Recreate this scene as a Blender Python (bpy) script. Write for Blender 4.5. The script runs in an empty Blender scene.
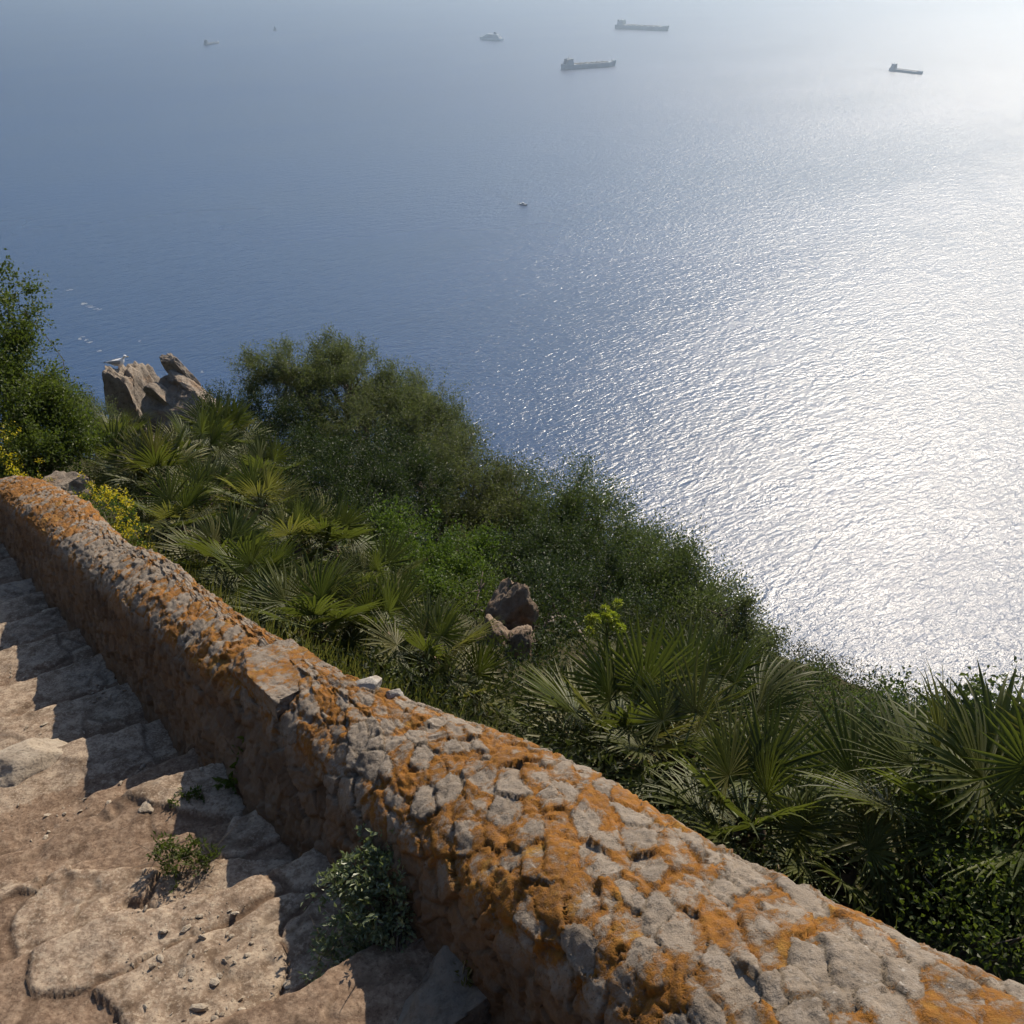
import bpy, bmesh, math, random
import numpy as np
from mathutils import Vector, Matrix

sc = bpy.context.scene
COL = sc.collection
R = math.radians
Z0 = 300.0                                   # the eye stands 300 m above the sea
PITCH, FOC = 29.0, 1050.0

# ------------------------------------------------------------------ camera
cam_d = bpy.data.cameras.new('camera'); cam = bpy.data.objects.new('camera', cam_d); COL.objects.link(cam)
cam.location = (0, 0, Z0); cam.rotation_euler = (R(90 - PITCH), 0, 0)
cam_d.sensor_fit = 'HORIZONTAL'; cam_d.angle = 2 * math.atan(512 / FOC)
cam_d.clip_start = 0.05; cam_d.clip_end = 60000
sc.camera = cam
sc.view_settings.view_transform = 'Standard'; sc.view_settings.look = 'None'; sc.view_settings.gamma = 1; sc.view_settings.exposure = 0.36
cy = sc.cycles; cy.use_denoising = True; cy.max_bounces = 5; cy.diffuse_bounces = 2; cy.glossy_bounces = 2; cy.transmission_bounces = 2; cy.transparent_max_bounces = 4
cy.volume_bounces = 0; cy.use_adaptive_sampling = True; cy.adaptive_threshold = .03; cy.caustics_reflective = False; cy.caustics_refractive = False
cy.sample_clamp_indirect = 4

def ray(u, v):
    x = (u - 512) / FOC; y = (512 - v) / FOC; p = R(PITCH)
    return np.array((x, math.cos(p) + y * math.sin(p), -math.sin(p) + y * math.cos(p)))
def P(u, v, t):
    d = ray(u, v); return np.array((d[0] * t, d[1] * t, Z0 + d[2] * t))

# ------------------------------------------------------------------ noise
def h32(ix, iy, iz, seed):
    with np.errstate(over='ignore'):
        x = (ix.astype(np.int64) * 374761393 + iy.astype(np.int64) * 668265263 + iz.astype(np.int64) * 2147483647 + seed * 974634777) & 0xFFFFFFFF
        x = ((x ^ (x >> 13)) * 1274126177) & 0xFFFFFFFF
        x = ((x ^ (x >> 16)) * 2246822519) & 0xFFFFFFFF
        x = x ^ (x >> 15)
    return (x & 0xFFFFFF) / float(0x1000000)
def vnoise(p, seed=0):
    i = np.floor(p).astype(np.int64); f = p - i; f = f * f * f * (f * (f * 6 - 15) + 10)
    r = 0
    for dx in (0, 1):
        for dy in (0, 1):
            for dz in (0, 1):
                w = (f[:, 0] if dx else 1 - f[:, 0]) * (f[:, 1] if dy else 1 - f[:, 1]) * (f[:, 2] if dz else 1 - f[:, 2])
                r = r + w * h32(i[:, 0] + dx, i[:, 1] + dy, i[:, 2] + dz, seed)
    return r * 2 - 1
def fbm(p, o=4, seed=0, gain=.5):
    r = 0; a = 1.0; q = p.copy()
    for k in range(o):
        r = r + a * vnoise(q, seed + k * 17); a *= gain; q = q * 2.03 + 11.7
    return r
def voro(p, seed=0, jit=.9):
    i = np.floor(p).astype(np.int64); n = len(p)
    f1 = np.full(n, 9.0); f2 = np.full(n, 9.0); cid = np.zeros(n); cen = np.zeros((n, 3))
    for dx in (-1, 0, 1):
        for dy in (-1, 0, 1):
            for dz in (-1, 0, 1):
                a, b, c = i[:, 0] + dx, i[:, 1] + dy, i[:, 2] + dz
                q = np.stack([a + .5 + jit * (h32(a, b, c, seed) - .5), b + .5 + jit * (h32(a, b, c, seed + 1) - .5),
                              c + .5 + jit * (h32(a, b, c, seed + 2) - .5)], 1)
                d = np.linalg.norm(q - p, axis=1)
                m = d < f1
                f2 = np.where(m, f1, np.minimum(f2, d))
                cid = np.where(m, h32(a, b, c, seed + 3), cid); cen[m] = q[m]
                f1 = np.where(m, d, f1)
    return f1, f2, cid, cen
def sstep(a, b, x):
    t = np.clip((x - a) / (b - a), 0, 1); return t * t * (3 - 2 * t)

# ------------------------------------------------------------------ objects
def tag(o, label=None, cat=None, group=None, kind=None):
    if label: o['label'] = label
    if cat: o['category'] = cat
    if group: o['group'] = group
    if kind: o['kind'] = kind
    return o
def thing(name, label, cat, loc, group=None, rz=0):
    o = bpy.data.objects.new(name, None); COL.objects.link(o)
    o.location = [float(c) for c in loc]; o.rotation_euler = (0, 0, rz); o.empty_display_size = .2
    return tag(o, label, cat, group)
def mk(name, v, faces, mats, parent=None, loc=(0, 0, 0), smooth=True, attrs=None, mi=None):
    """v: world verts (n,3); faces: (m,k) array or list; loc: the object's origin"""
    v = np.asarray(v, dtype=np.float64) - np.asarray(loc, dtype=np.float64)
    me = bpy.data.meshes.new(name)
    if isinstance(faces, np.ndarray):
        m, k = faces.shape
        me.vertices.add(len(v)); me.vertices.foreach_set('co', v.astype(np.float32).ravel())
        me.loops.add(m * k); me.loops.foreach_set('vertex_index', faces.astype(np.int32).ravel())
        me.polygons.add(m); me.polygons.foreach_set('loop_start', np.arange(0, m * k, k, dtype=np.int32))
        me.polygons.foreach_set('loop_total', np.full(m, k, dtype=np.int32))
        me.update(calc_edges=True); me.validate()
    else:
        me.from_pydata([tuple(map(float, q)) for q in v], [], [tuple(map(int, f)) for f in faces])
    for m_ in (mats if isinstance(mats, (list, tuple)) else [mats]): me.materials.append(m_)
    if mi is not None: me.polygons.foreach_set('material_index', np.asarray(mi, dtype=np.int32))
    me.polygons.foreach_set('use_smooth', [bool(smooth)] * len(me.polygons))
    for k_, a in (attrs or {}).items():
        at_ = me.attributes.new(k_, 'FLOAT', 'POINT'); at_.data.foreach_set('value', np.asarray(a, dtype=np.float32))
    o = bpy.data.objects.new(name, me); COL.objects.link(o)
    if parent is None: o.location = [float(c) for c in loc]
    else: o.parent = parent
    return o
def grid_faces(nu, nv):
    a = (np.arange(nu - 1)[:, None] * nv + np.arange(nv - 1)[None, :]).ravel()
    return np.stack([a, a + nv, a + nv + 1, a + 1], 1)
def child(name, v, faces, mats, par, **k):
    """a part: world verts are stored relative to its thing"""
    base = np.array(par.location)
    o = mk(name, np.asarray(v) - base, faces, mats, parent=par, **k)
    return o
class MB:
    def __init__(s): s.v = []; s.f = []; s.n = 0
    def add(s, v, f):
        s.v += [tuple(map(float, q)) for q in v]; s.f += [tuple(i + s.n for i in q) for q in f]; s.n += len(v); return s
    def box(s, c, d, taper=1.0, rake=0.0):
        x, y, z = c; a, b, h = d[0] / 2, d[1] / 2, d[2]
        vv = []
        for k, (t, zz) in enumerate(((1, z), (taper, z + h))):
            for sx, sy in ((-1, -1), (1, -1), (1, 1), (-1, 1)): vv.append((x + sx * a * t + rake * k, y + sy * b * t, zz))
        return s.add(vv, [(3, 2, 1, 0), (4, 5, 6, 7), (0, 1, 5, 4), (1, 2, 6, 5), (2, 3, 7, 6), (3, 0, 4, 7)])
    def tube(s, pts, rad, n=6):
        v, f = tube(pts, rad, n); return s.add(v, [tuple(q) for q in f])
def tube(pts, rad, n=6):
    pts = np.asarray(pts, float); m = len(pts); rad = np.broadcast_to(np.asarray(rad, float), (m,))
    t = np.gradient(pts, axis=0); t /= np.linalg.norm(t, axis=1)[:, None] + 1e-9
    ref = np.where(np.abs(t[:, 2:3]) > .9, np.array([[1., 0, 0]]), np.array([[0, 0, 1.]]))
    a = np.cross(t, ref); a /= np.linalg.norm(a, axis=1)[:, None] + 1e-9; b = np.cross(t, a)
    ang = np.arange(n) * 2 * math.pi / n
    v = pts[:, None] + rad[:, None, None] * (np.cos(ang)[None, :, None] * a[:, None] + np.sin(ang)[None, :, None] * b[:, None])
    v = v.reshape(-1, 3); f = []
    for i in range(m - 1):
        for j in range(n): f.append((i * n + j, i * n + (j + 1) % n, (i + 1) * n + (j + 1) % n, (i + 1) * n + j))
    return v, np.array(f)
def tubes(lst, n=5):
    V, F, o = [], [], 0
    for pts, rad in lst:
        v, f = tube(pts, rad, n); V.append(v); F.append(f + o); o += len(v)
    return np.concatenate(V), np.concatenate(F)

# ------------------------------------------------------------------ materials
class N:
    def __init__(s, name, disp=False):
        s.m = bpy.data.materials.new(name); s.m.use_nodes = True; s.t = s.m.node_tree; s.t.nodes.clear()
        s.out = s.t.nodes.new('ShaderNodeOutputMaterial')
    def n(s, typ, ins=None, **props):
        q = s.t.nodes.new('ShaderNode' + typ)
        for k, v in props.items(): setattr(q, k, v)
        for k, v in (ins or {}).items(): s.set(q.inputs[k], v)
        return q
    def set(s, sock, v):
        if isinstance(v, bpy.types.NodeSocket): s.t.links.new(v, sock)
        elif isinstance(v, bpy.types.Node): s.t.links.new(v.outputs[0], sock)
        elif isinstance(v, tuple) and len(v) == 3 and sock.type == 'RGBA': sock.default_value = (*v, 1)
        else: sock.default_value = v
    def pos(s): return s.n('NewGeometry').outputs['Position']
    def mp(s, vec, scale=(1, 1, 1), rot=(0, 0, 0)):
        return s.n('Mapping', {'Vector': vec, 'Scale': scale, 'Rotation': rot}).outputs[0]
    def noise(s, vec, scale, detail=4, rough=.55, dist=0):
        return s.n('TexNoise', {'Vector': vec, 'Scale': scale, 'Detail': detail, 'Roughness': rough, 'Distortion': dist}).outputs[0]
    def rng(s, v, a, b, c=0., d=1.):
        return s.n('MapRange', {'Value': v, 'From Min': a, 'From Max': b, 'To Min': c, 'To Max': d}).outputs[0]
    def math(s, op, a, b=0.0): return s.n('Math', {0: a, 1: b}, operation=op).outputs[0]
    def mix(s, f, a, b):
        q = s.n('Mix', data_type='RGBA'); s.set(q.inputs[0], f); s.set(q.inputs[6], a); s.set(q.inputs[7], b); return q.outputs[2]
    def attr(s, name): return s.n('Attribute', attribute_name=name).outputs['Fac']
    def bump(s, h, dist, strength=1.0, nrm=None):
        i = {'Height': h, 'Distance': dist, 'Strength': strength}
        if nrm is not None: i['Normal'] = nrm
        return s.n('Bump', i).outputs[0]
    def bsdf(s, col, rough=.8, nrm=None, spec=.3, **kw):
        i = {'Base Color': col, 'Roughness': rough, 'Specular IOR Level': spec}
        if nrm is not None: i['Normal'] = nrm
        i.update(kw); return s.n('BsdfPrincipled', i)
    def done(s, sh): s.t.links.new(sh.outputs[0], s.out.inputs['Surface']); return s.m
def plain(name, col, rough=.6, var=.15, scale=.5, metal=0.0):
    a = N(name); k = a.noise(a.pos(), scale, 5)
    c = a.mix(a.rng(k, .3, .7), tuple(x * (1 - var) for x in col), tuple(min(1, x * (1 + var)) for x in col))
    return a.done(a.bsdf(c, rough, Metallic=metal))

def mat_wall():
    a = N('lichen_covered_limestone'); p = a.pos()
    cid = a.attr('cid'); groove = a.attr('groove'); top = a.attr('top')
    n1 = a.noise(p, 9, 8, .65); n2 = a.noise(p, 60, 6, .7); n3 = a.noise(p, 2.3, 4, .5)
    st = a.mix(a.rng(n1, .3, .7), (.12, .094, .072), (.27, .22, .17))
    st = a.mix(a.rng(cid, 0, 1, 0, .5), st, (.30, .24, .18))
    st = a.mix(a.rng(n2, .35, .65, 0, .55), st, (.16, .135, .11))
    st = a.mix(a.math('MULTIPLY', a.rng(n2, .58, .68), a.rng(n3, .45, .6, 0, .7)), st, (.42, .39, .35))
    st = a.mix(a.rng(a.noise(p, 26, 5, .7), .5, .62, 0, .5), st, (.25, .215, .18))
    st = a.mix(a.rng(groove, .25, .9, 0, .75), st, (.10, .078, .055))
    st = a.mix(a.math('MULTIPLY', a.rng(a.noise(p, 110, 4, .7), .55, .62), .55), st, (.07, .06, .05))
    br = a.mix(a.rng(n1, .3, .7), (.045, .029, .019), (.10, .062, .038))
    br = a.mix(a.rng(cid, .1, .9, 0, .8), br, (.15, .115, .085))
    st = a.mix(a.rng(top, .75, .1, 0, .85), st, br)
    l1 = a.noise(p, 6.5, 9, .72, .4); l2 = a.noise(p, 30, 8, .78, .4)
    l3 = a.noise(p, .9, 2, .5)
    k = a.math('ADD', a.math('MULTIPLY', l1, .62), a.math('MULTIPLY', l2, .38))
    k = a.math('ADD', k, a.rng(l3, .3, .7, -.07, .07))
    k = a.math('ADD', k, a.rng(a.attr('rim'), 0, 1, -.032, .030))
    k = a.math('ADD', k, a.rng(cid, 0, 1, -.07, .07))
    lm = a.rng(k, .462, .525)
    lm = a.math('MULTIPLY', lm, a.rng(n2, .25, .5, .45, 1))
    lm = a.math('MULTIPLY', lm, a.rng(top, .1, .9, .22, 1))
    li = a.mix(a.rng(n1, .3, .7), (.125, .050, .009), (.26, .100, .013))
    li = a.mix(a.rng(a.noise(p, 38, 6, .75), .52, .64, 0, .7), li, (.13, .062, .022))
    li = a.mix(a.rng(a.noise(p, 8, 5, .7), .56, .66, 0, .6), li, (.29, .17, .035))
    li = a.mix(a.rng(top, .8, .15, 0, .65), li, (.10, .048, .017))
    li = a.mix(a.rng(n2, .4, .7, 0, .3), li, (.30, .17, .035))
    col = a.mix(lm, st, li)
    hh = a.math('ADD', a.math('MULTIPLY', a.noise(p, 55, 6, .65), .006), a.math('MULTIPLY', a.noise(p, 240, 3, .6), .0022))
    hh = a.math('ADD', hh, a.math('MULTIPLY', lm, .0015))
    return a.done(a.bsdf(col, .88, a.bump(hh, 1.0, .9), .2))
def mat_path():
    a = N('worn_stone_and_earth'); p = a.pos(); stone = a.attr('stone'); cid = a.attr('cid')
    n1 = a.noise(p, 5, 8, .65); n2 = a.noise(p, 40, 4, .6); n3 = a.noise(p, 1.6, 4, .5); n4 = a.noise(p, 150, 3, .6)
    dirt = a.mix(a.rng(n1, .3, .7), (.122, .080, .054), (.21, .144, .10))
    dirt = a.mix(a.rng(n2, .5, .7, 0, .7), dirt, (.28, .21, .15))
    dirt = a.mix(a.rng(n2, .45, .3, 0, .6), dirt, (.09, .055, .035))
    st = a.mix(a.rng(n1, .3, .72), (.18, .130, .092), (.285, .222, .165))
    st = a.mix(a.rng(n3, .5, .65, 0, .5), st, (.27, .245, .21))
    st = a.mix(a.rng(cid, 0, 1, 0, .45), st, (.24, .165, .115))
    st = a.mix(a.rng(n2, .55, .64, 0, .6), st, (.36, .295, .22))
    st = a.mix(a.rng(n2, .42, .3, 0, .6), st, (.13, .09, .06))
    n5 = a.noise(p, 17, 5, .62, .15)
    st = a.mix(a.rng(n5, .52, .62, 0, .8), st, (.36, .285, .21)); st = a.mix(a.rng(n5, .47, .38, 0, .75), st, (.115, .078, .052))
    dirt = a.mix(a.rng(n5, .55, .66, 0, .5), dirt, (.30, .22, .155))
    n6 = a.noise(p, 105, 3, .65); st = a.mix(a.rng(n6, .54, .62, 0, .5), st, (.40, .33, .25)); st = a.mix(a.rng(n6, .45, .36, 0, .6), st, (.10, .07, .05)); dirt = a.mix(a.rng(n6, .55, .63, 0, .55), dirt, (.30, .22, .155)); dirt = a.mix(a.rng(n6, .45, .36, 0, .6), dirt, (.07, .045, .03))
    k = a.math('ADD', stone, a.rng(n2, .3, .7, -.35, .35))
    col = a.mix(a.rng(k, .3, .6), dirt, st)
    col = a.mix(a.math('MULTIPLY', a.attr('crack'), a.rng(n2, .3, .6, .2, .75)), col, (.085, .055, .036))
    hh = a.math('ADD', a.math('ADD', a.math('MULTIPLY', n5, .007), a.math('MULTIPLY', n2, .0045)), a.math('MULTIPLY', n4, .0009))
    return a.done(a.bsdf(col, .92, a.bump(hh, 1.0, .8), .15))
def mat_rock(name, lo, hi, dark, orange=.0, sc_=1.0):
    a = N(name); p = a.pos(); n1 = a.noise(p, 2.2 * sc_, 9, .65, .5); n2 = a.noise(p, 14 * sc_, 8, .7)
    c = a.mix(a.rng(n1, .3, .7), lo, hi); c = a.mix(a.rng(n2, .5, .3, 0, .8), c, dark)
    c = a.mix(a.rng(a.noise(p, 3.1 * sc_, 6, .6), .54, .62, 0, orange), c, (.32, .15, .05))
    return a.done(a.bsdf(c, .9, a.bump(n2, .05 / sc_, .8), .2))
def mat_leaf(name, lo, hi, trans=.35, rough=.45, spec=.35, tcol=None):
    a = N(name); r = a.attr('rnd')
    oi = a.n('ObjectInfo').outputs['Random']
    c = a.mix(r, lo, hi)
    c = a.n('HueSaturation', {'Hue': a.rng(oi, 0, 1, .488, .512), 'Saturation': 1.0, 'Value': a.rng(oi, 0, 1, .85, 1.15), 'Color': c}).outputs[0]
    b = a.bsdf(c, rough, None, spec)
    tc = a.mix(.5, c, tcol or tuple(min(1, x * y) for x, y in zip(hi, (1.5, 1.7, .7))))
    t = a.n('BsdfTranslucent', {'Color': tc})
    mx = a.n('MixShader', {0: trans}); a.t.links.new(b.outputs[0], mx.inputs[1]); a.t.links.new(t.outputs[0], mx.inputs[2])
    return a.done(mx)
def mat_ground():
    a = N('slope_soil'); p = a.pos(); n1 = a.noise(p, 1.2, 8, .6); n2 = a.noise(p, 12, 7, .7)
    c = a.mix(a.rng(n1, .35, .65), (.05, .04, .022), (.06, .065, .028)); c = a.mix(a.rng(n2, .58, .7, 0, .7), c, (.17, .14, .10))
    return a.done(a.bsdf(c, .95, a.bump(n2, .08, .8), .1))
def mat_sea():
    a = N('sea_water'); p = a.pos()
    rz = R(-38)
    q = a.mp(p, (1, 1, 1), (0, 0, rz))
    big = a.noise(a.mp(q, (.0016, .0040, 1)), 1.0, 3, .5, .4)
    # a calmer lane of water runs in front of the shore
    sl = a.math('ADD', a.n('SeparateXYZ', {0: p}).outputs[1], a.math('MULTIPLY', a.n('SeparateXYZ', {0: p}).outputs[0], SL))
    sl = a.math('ADD', sl, a.rng(a.noise(a.mp(p, (.012, .012, 1)), 1.0, 4, .6), .3, .7, -140, 140))
    calm = a.rng(sl, SLA, SLB, 1, 0)
    w1 = a.noise(a.mp(q, (.045, .10, 1)), 1.0, 2, .5, .3)
    w2 = a.noise(a.mp(q, (.17, .34, 1)), 1.0, 3, .55, .3)
    w3 = a.noise(a.mp(q, (.75, 1.1, 1)), 1.0, 3, .6, .2)
    h = a.math('ADD', a.math('MULTIPLY', w1, .8), a.math('MULTIPLY', w2, .85))
    h = a.math('ADD', h, a.math('MULTIPLY', w3, a.rng(calm, 0, 1, .18, .30)))
    h = a.math('MULTIPLY', h, a.rng(calm, 0, 1, .92, 1.05))
    h = a.math('MULTIPLY', h, a.rng(big, .3, .7, .88, 1.1))
    nb = a.bump(h, 1.0, 1.0)
    col = a.mix(a.rng(big, .35, .65), (.004, .030, .095), (.005, .036, .115))
    off = a.rng(a.n('SeparateXYZ', {0: p}).outputs[1], 500, 2400, 0, .17)
    b = a.bsdf(col, a.math('ADD', off, a.math('ADD', a.rng(calm, 0, 1, .21, .31), a.rng(big, .35, .65, -.012, .012))), nb, .8, IOR=1.36)
    return a.done(b)
SL, SLA, SLB = -1.32, 150, 760
# ------------------------------------------------------------------ ground coordinates: s runs down the path, a runs away from it to the sea
U2 = np.array((-.561, .828)); N2 = np.array((.828, .561)); K = .3116; OFF = 1.72
def xy(s, a): return np.stack([s * U2[0] + a * N2[0], s * U2[1] + a * N2[1]], -1)
def sa(x, y): return x * U2[0] + y * U2[1], x * N2[0] + y * N2[1]
def pz(s): return Z0 - OFF - K * s
def terr(s, a):
    s = np.asarray(s, float); a = np.asarray(a, float)
    b = np.maximum(a - 1.3, 0); bb = np.minimum(b, 16.)
    drop = .25 * sstep(0, .8, b) + .42 * bb + .014 * bb ** 2 + 1.1 * (b - bb)
    c = np.maximum(-a - 1.6, 0); up = .75 * c - .004 * np.minimum(c, 60) ** 2
    e = np.maximum(s - 20, 0); ee = np.minimum(e, 25.)
    base = pz(s) - .012 * ee ** 2 - .35 * (e - ee) + np.where(s < -20, (s + 20) * K * .8, 0)
    pt = np.stack([s * .35, a * .35, s * 0], -1).reshape(-1, 3)
    nz = (fbm(pt, 4, 5) * .28).reshape(s.shape) * sstep(.2, 2.5, np.abs(a - .4) - .7)
    return base - drop + up + nz - .22
def terr_xy(x, y):
    s, a = sa(x, y); return float(terr(np.array([s]), np.array([a]))[0])
def at(u, v, hh=0.0, tmax=60):
    """the point where the line of sight through a pixel comes within hh of the slope"""
    d = ray(u, v); t = 2.0
    while t < tmax:
        if Z0 + d[2] * t < terr_xy(d[0] * t, d[1] * t) + hh: return t
        t += .1
    return tmax

# ------------------------------------------------------------------ light
SUN_AZ, SUN_EL = 28.0, 40.0
w = bpy.data.worlds.new('World'); sc.world = w; w.use_nodes = True; nt = w.node_tree
sky = nt.nodes.new('ShaderNodeTexSky'); sky.sky_type = 'NISHITA'; sky.sun_disc = False
sky.sun_elevation = R(SUN_EL); sky.sun_rotation = R(SUN_AZ); sky.altitude = 300; sky.dust_density = .7
nt.links.new(sky.outputs[0], nt.nodes['Background'].inputs['Color']); nt.nodes['Background'].inputs['Strength'].default_value = .105
sd = bpy.data.lights.new('sun', 'SUN'); sd.energy = 5.0; sd.angle = R(.53); sd.color = (1, .88, .71)
sun = bpy.data.objects.new('sun', sd); COL.objects.link(sun); sun.location = (0, 0, Z0 + 50)
S = Vector((math.sin(R(SUN_AZ)) * math.cos(R(SUN_EL)), math.cos(R(SUN_AZ)) * math.cos(R(SUN_EL)), math.sin(R(SUN_EL))))
sun.rotation_euler = S.to_track_quat('Z', 'Y').to_euler()

# ------------------------------------------------------------------ setting: sea, slope, path, haze
SEA = 11000.0
n = 40
gx = np.linspace(-SEA, SEA, n); X, Y = np.meshgrid(gx, gx, indexing='ij')
tag(mk('sea', np.stack([X, Y, X * 0], -1).reshape(-1, 3), grid_faces(n, n), mat_sea(), loc=(0, 0, 0)), kind='structure')

def axis(breaks):
    out = []
    for (a, b, st) in breaks: out.append(np.arange(a, b, st))
    return np.concatenate(out)
ss = axis([(-260, -20, 10), (-20, -4, 1), (-4, 30, .25), (30, 60, 1), (60, 420, 12)])
aa = axis([(-120, -20, 8), (-20, -4, 1), (-4, 16, .25), (16, 40, 1), (40, 300, 8)])
Sg, Ag = np.meshgrid(ss, aa, indexing='ij')
Zt = np.maximum(terr(Sg, Ag), -6)
tag(mk('hillside', np.concatenate([xy(Sg, Ag), Zt[..., None]], -1).reshape(-1, 3), grid_faces(len(ss), len(aa)), mat_ground(), loc=(0, 0, 0)), kind='structure')

EDGES = [-8, -7.1, -6.3, -5.4, -4.6, -3.8, -3.0, -2.2, -1.4, -.6, .2, .95, 1.52, 2.05, 2.42, 2.80, 3.15, 3.72, 4.28, 4.76, 5.32, 5.9, 6.5, 7.05, 7.7, 8.4, 9.2, 10.0, 10.9, 11.8, 12.7, 13.6, 14.5]
CR = {}
def path_z(s, a):
    """height of the worn steps, and how much of it is stone"""
    s = np.asarray(s, float); a = np.asarray(a, float); sh = s.shape
    s = s.ravel(); a = a.ravel()
    base = np.stack([s, a, s * 0], -1)
    wob = fbm(base * np.array([.9, 1.6, 1]), 2, 3) * .06 + fbm(base * 11, 2, 4) * .012
    z = np.full(s.shape, pz(EDGES[0])); stone = np.zeros_like(s)
    for i, e in enumerate(EDGES[:-1]):
        nx = EDGES[i + 1]
        ew = e + wob + .05 * math.sin(i * 2.4) * (a - .3) - .05 * (a - .4)
        d = K * ((EDGES[i + 1] - EDGES[i - 1]) / 2 if i else .8) * .90
        z = z - d * sstep(-.014, .009, s - ew)
        # the outer rim of a step is a row of pale stones, the rest trodden rubble
        rim = sstep(.30, .22, np.abs(s - (nx - .12 + wob)) * 1.6) if nx > 3.3 else 0
        stone = np.maximum(stone, rim)
    z = z - .10 * K * (s - EDGES[0])
    w2 = base + .10 * np.stack([vnoise(base * 4, 8), vnoise(base * 4, 9), s * 0], -1)
    w2 = w2 + .02 * np.stack([vnoise(base * 17, 18), vnoise(base * 17, 19), s * 0], -1)
    f1, f2, cid, cen = voro(w2 * np.array([3.1, 2.6, 0]) + np.array([0, 0, .5]), 41, .95)
    edge = f2 - f1
    slab = sstep(.01, .06, edge) * (cid > .40)
    tilt = ((w2 * np.array([3.1, 2.6, 0]))[:, 0] - cen[:, 0]) * (cid * 7 % 1 - .5) + ((w2 * np.array([3.1, 2.6, 0]))[:, 1] - cen[:, 1]) * (cid * 13 % 1 - .5)
    near = sstep(3.3, 2.6, s)
    z = z + slab * (.016 + .030 * tilt) * (.45 + .55 * near)
    z = z + .012 * fbm(base * 2.2, 3, 21) + .004 * fbm(base * 12, 4, 22)
    rid = 1 - np.abs(fbm(base * np.array([5., 3.2, 1]) + 3.3, 3, 33))
    z = z - .006 * sstep(.90, .995, rid) * near
    rub = 1 - 2 * np.abs(fbm(base * 24, 3, 44)); z = z + .0026 * rub * (1 - np.clip(stone, 0, 1) * .6)
    stone = np.clip(np.maximum(stone * .9, slab * (.35 + .65 * near)), 0, 1)
    z = z + .10 * sstep(2.82, 2.78, s + wob) + .10 * sstep(3.17, 3.12, s + wob)
    CR['v'] = np.maximum(1 - sstep(.0, .07, edge), sstep(.9, 1.0, rid) * near)
    return z.reshape(sh), stone.reshape(sh), cid.reshape(sh)
s_ax = axis([(-8, .6, .12), (.6, 3.2, .0085), (3.2, 5.6, .014), (5.6, 10.5, .025), (10.5, 15, .10)])
a_ax = axis([(-1.9, -.7, .08), (-.7, .96, .0095)])
Sg, Ag = np.meshgrid(s_ax, a_ax, indexing='ij')
Zp, stn, cidp = path_z(Sg, Ag); crk = CR['v']
bank = np.maximum(-1.2 - Ag, 0); Zp = Zp + bank * .35
tag(mk('path', np.concatenate([xy(Sg, Ag), Zp[..., None]], -1).reshape(-1, 3), grid_faces(len(s_ax), len(a_ax)), mat_path(),
       loc=(0, 0, Z0), attrs={'stone': stn.ravel(), 'cid': cidp.ravel(), 'crack': crk}), kind='structure')

hz = bpy.data.materials.new('sea_haze'); hz.use_nodes = True; ht = hz.node_tree; ht.nodes.clear()
ho = ht.nodes.new('ShaderNodeOutputMaterial'); pv = ht.nodes.new('ShaderNodeVolumePrincipled')
pv.inputs['Color'].default_value = (.68, .83, 1, 1); pv.inputs['Density'].default_value = .00016; pv.inputs['Anisotropy'].default_value = .70
ht.links.new(pv.outputs[0], ho.inputs['Volume'])
b = MB().box((0, 0, -7.5), (2 * SEA + 200, 2 * SEA + 200, Z0 + 150))
tag(mk('haze', b.v, b.f, hz, loc=(0, 0, 0), smooth=False), kind='stuff')

# ------------------------------------------------------------------ the parapet wall
def wall_xyz(s, a, h): return np.concatenate([xy(s, a), (pz(s) + h)[..., None]], -1)
M_WALL = mat_wall()
prof = np.array([(.66, -.30), (.69, 0.0), (.715, .20), (.735, .33), (.765, .405), (.83, .452), (.93, .475), (1.05, .482), (1.15, .472), (1.215, .44), (1.25, .37), (1.262, .20), (1.27, -.10), (1.30, -.75)])
seg = np.r_[0, np.cumsum(np.linalg.norm(np.diff(prof, axis=0), axis=1))]
tp = np.concatenate([np.arange(0, .28, .03), np.arange(.28, 1.45, .0056), np.arange(1.45, seg[-1], .03), [seg[-1]]])
pa = np.interp(tp, seg, prof[:, 0]); ph = np.interp(tp, seg, prof[:, 1])
kern = np.array([1, 2, 3, 4, 5, 4, 3, 2, 1.]); kern /= kern.sum()
pa = np.convolve(np.pad(pa, 4, mode='edge'), kern, 'valid'); ph = np.convolve(np.pad(ph, 4, mode='edge'), kern, 'valid')
ta = np.gradient(pa); th = np.gradient(ph); ln = np.hypot(ta, th); na, nh = -th / ln, ta / ln
s_w = np.concatenate([np.arange(-9, -.2, .08), np.arange(-.2, 2.3, .0054), np.arange(2.3, 5.2, .011), np.arange(5.2, 9.0, .019)])
nS, nT = len(s_w), len(tp)
Sg = np.repeat(s_w[:, None], nT, 1); Ag = np.repeat(pa[None], nS, 0).copy(); Hg = np.repeat(ph[None], nS, 0).copy()
NA = np.repeat(na[None], nS, 0); NH = np.repeat(nh[None], nS, 0)
q3 = np.stack([Sg, Ag, Hg], -1).reshape(-1, 3)
low = fbm(q3 * np.array([1.1, 1.5, 1.5]), 3, 70).reshape(nS, nT)
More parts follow.
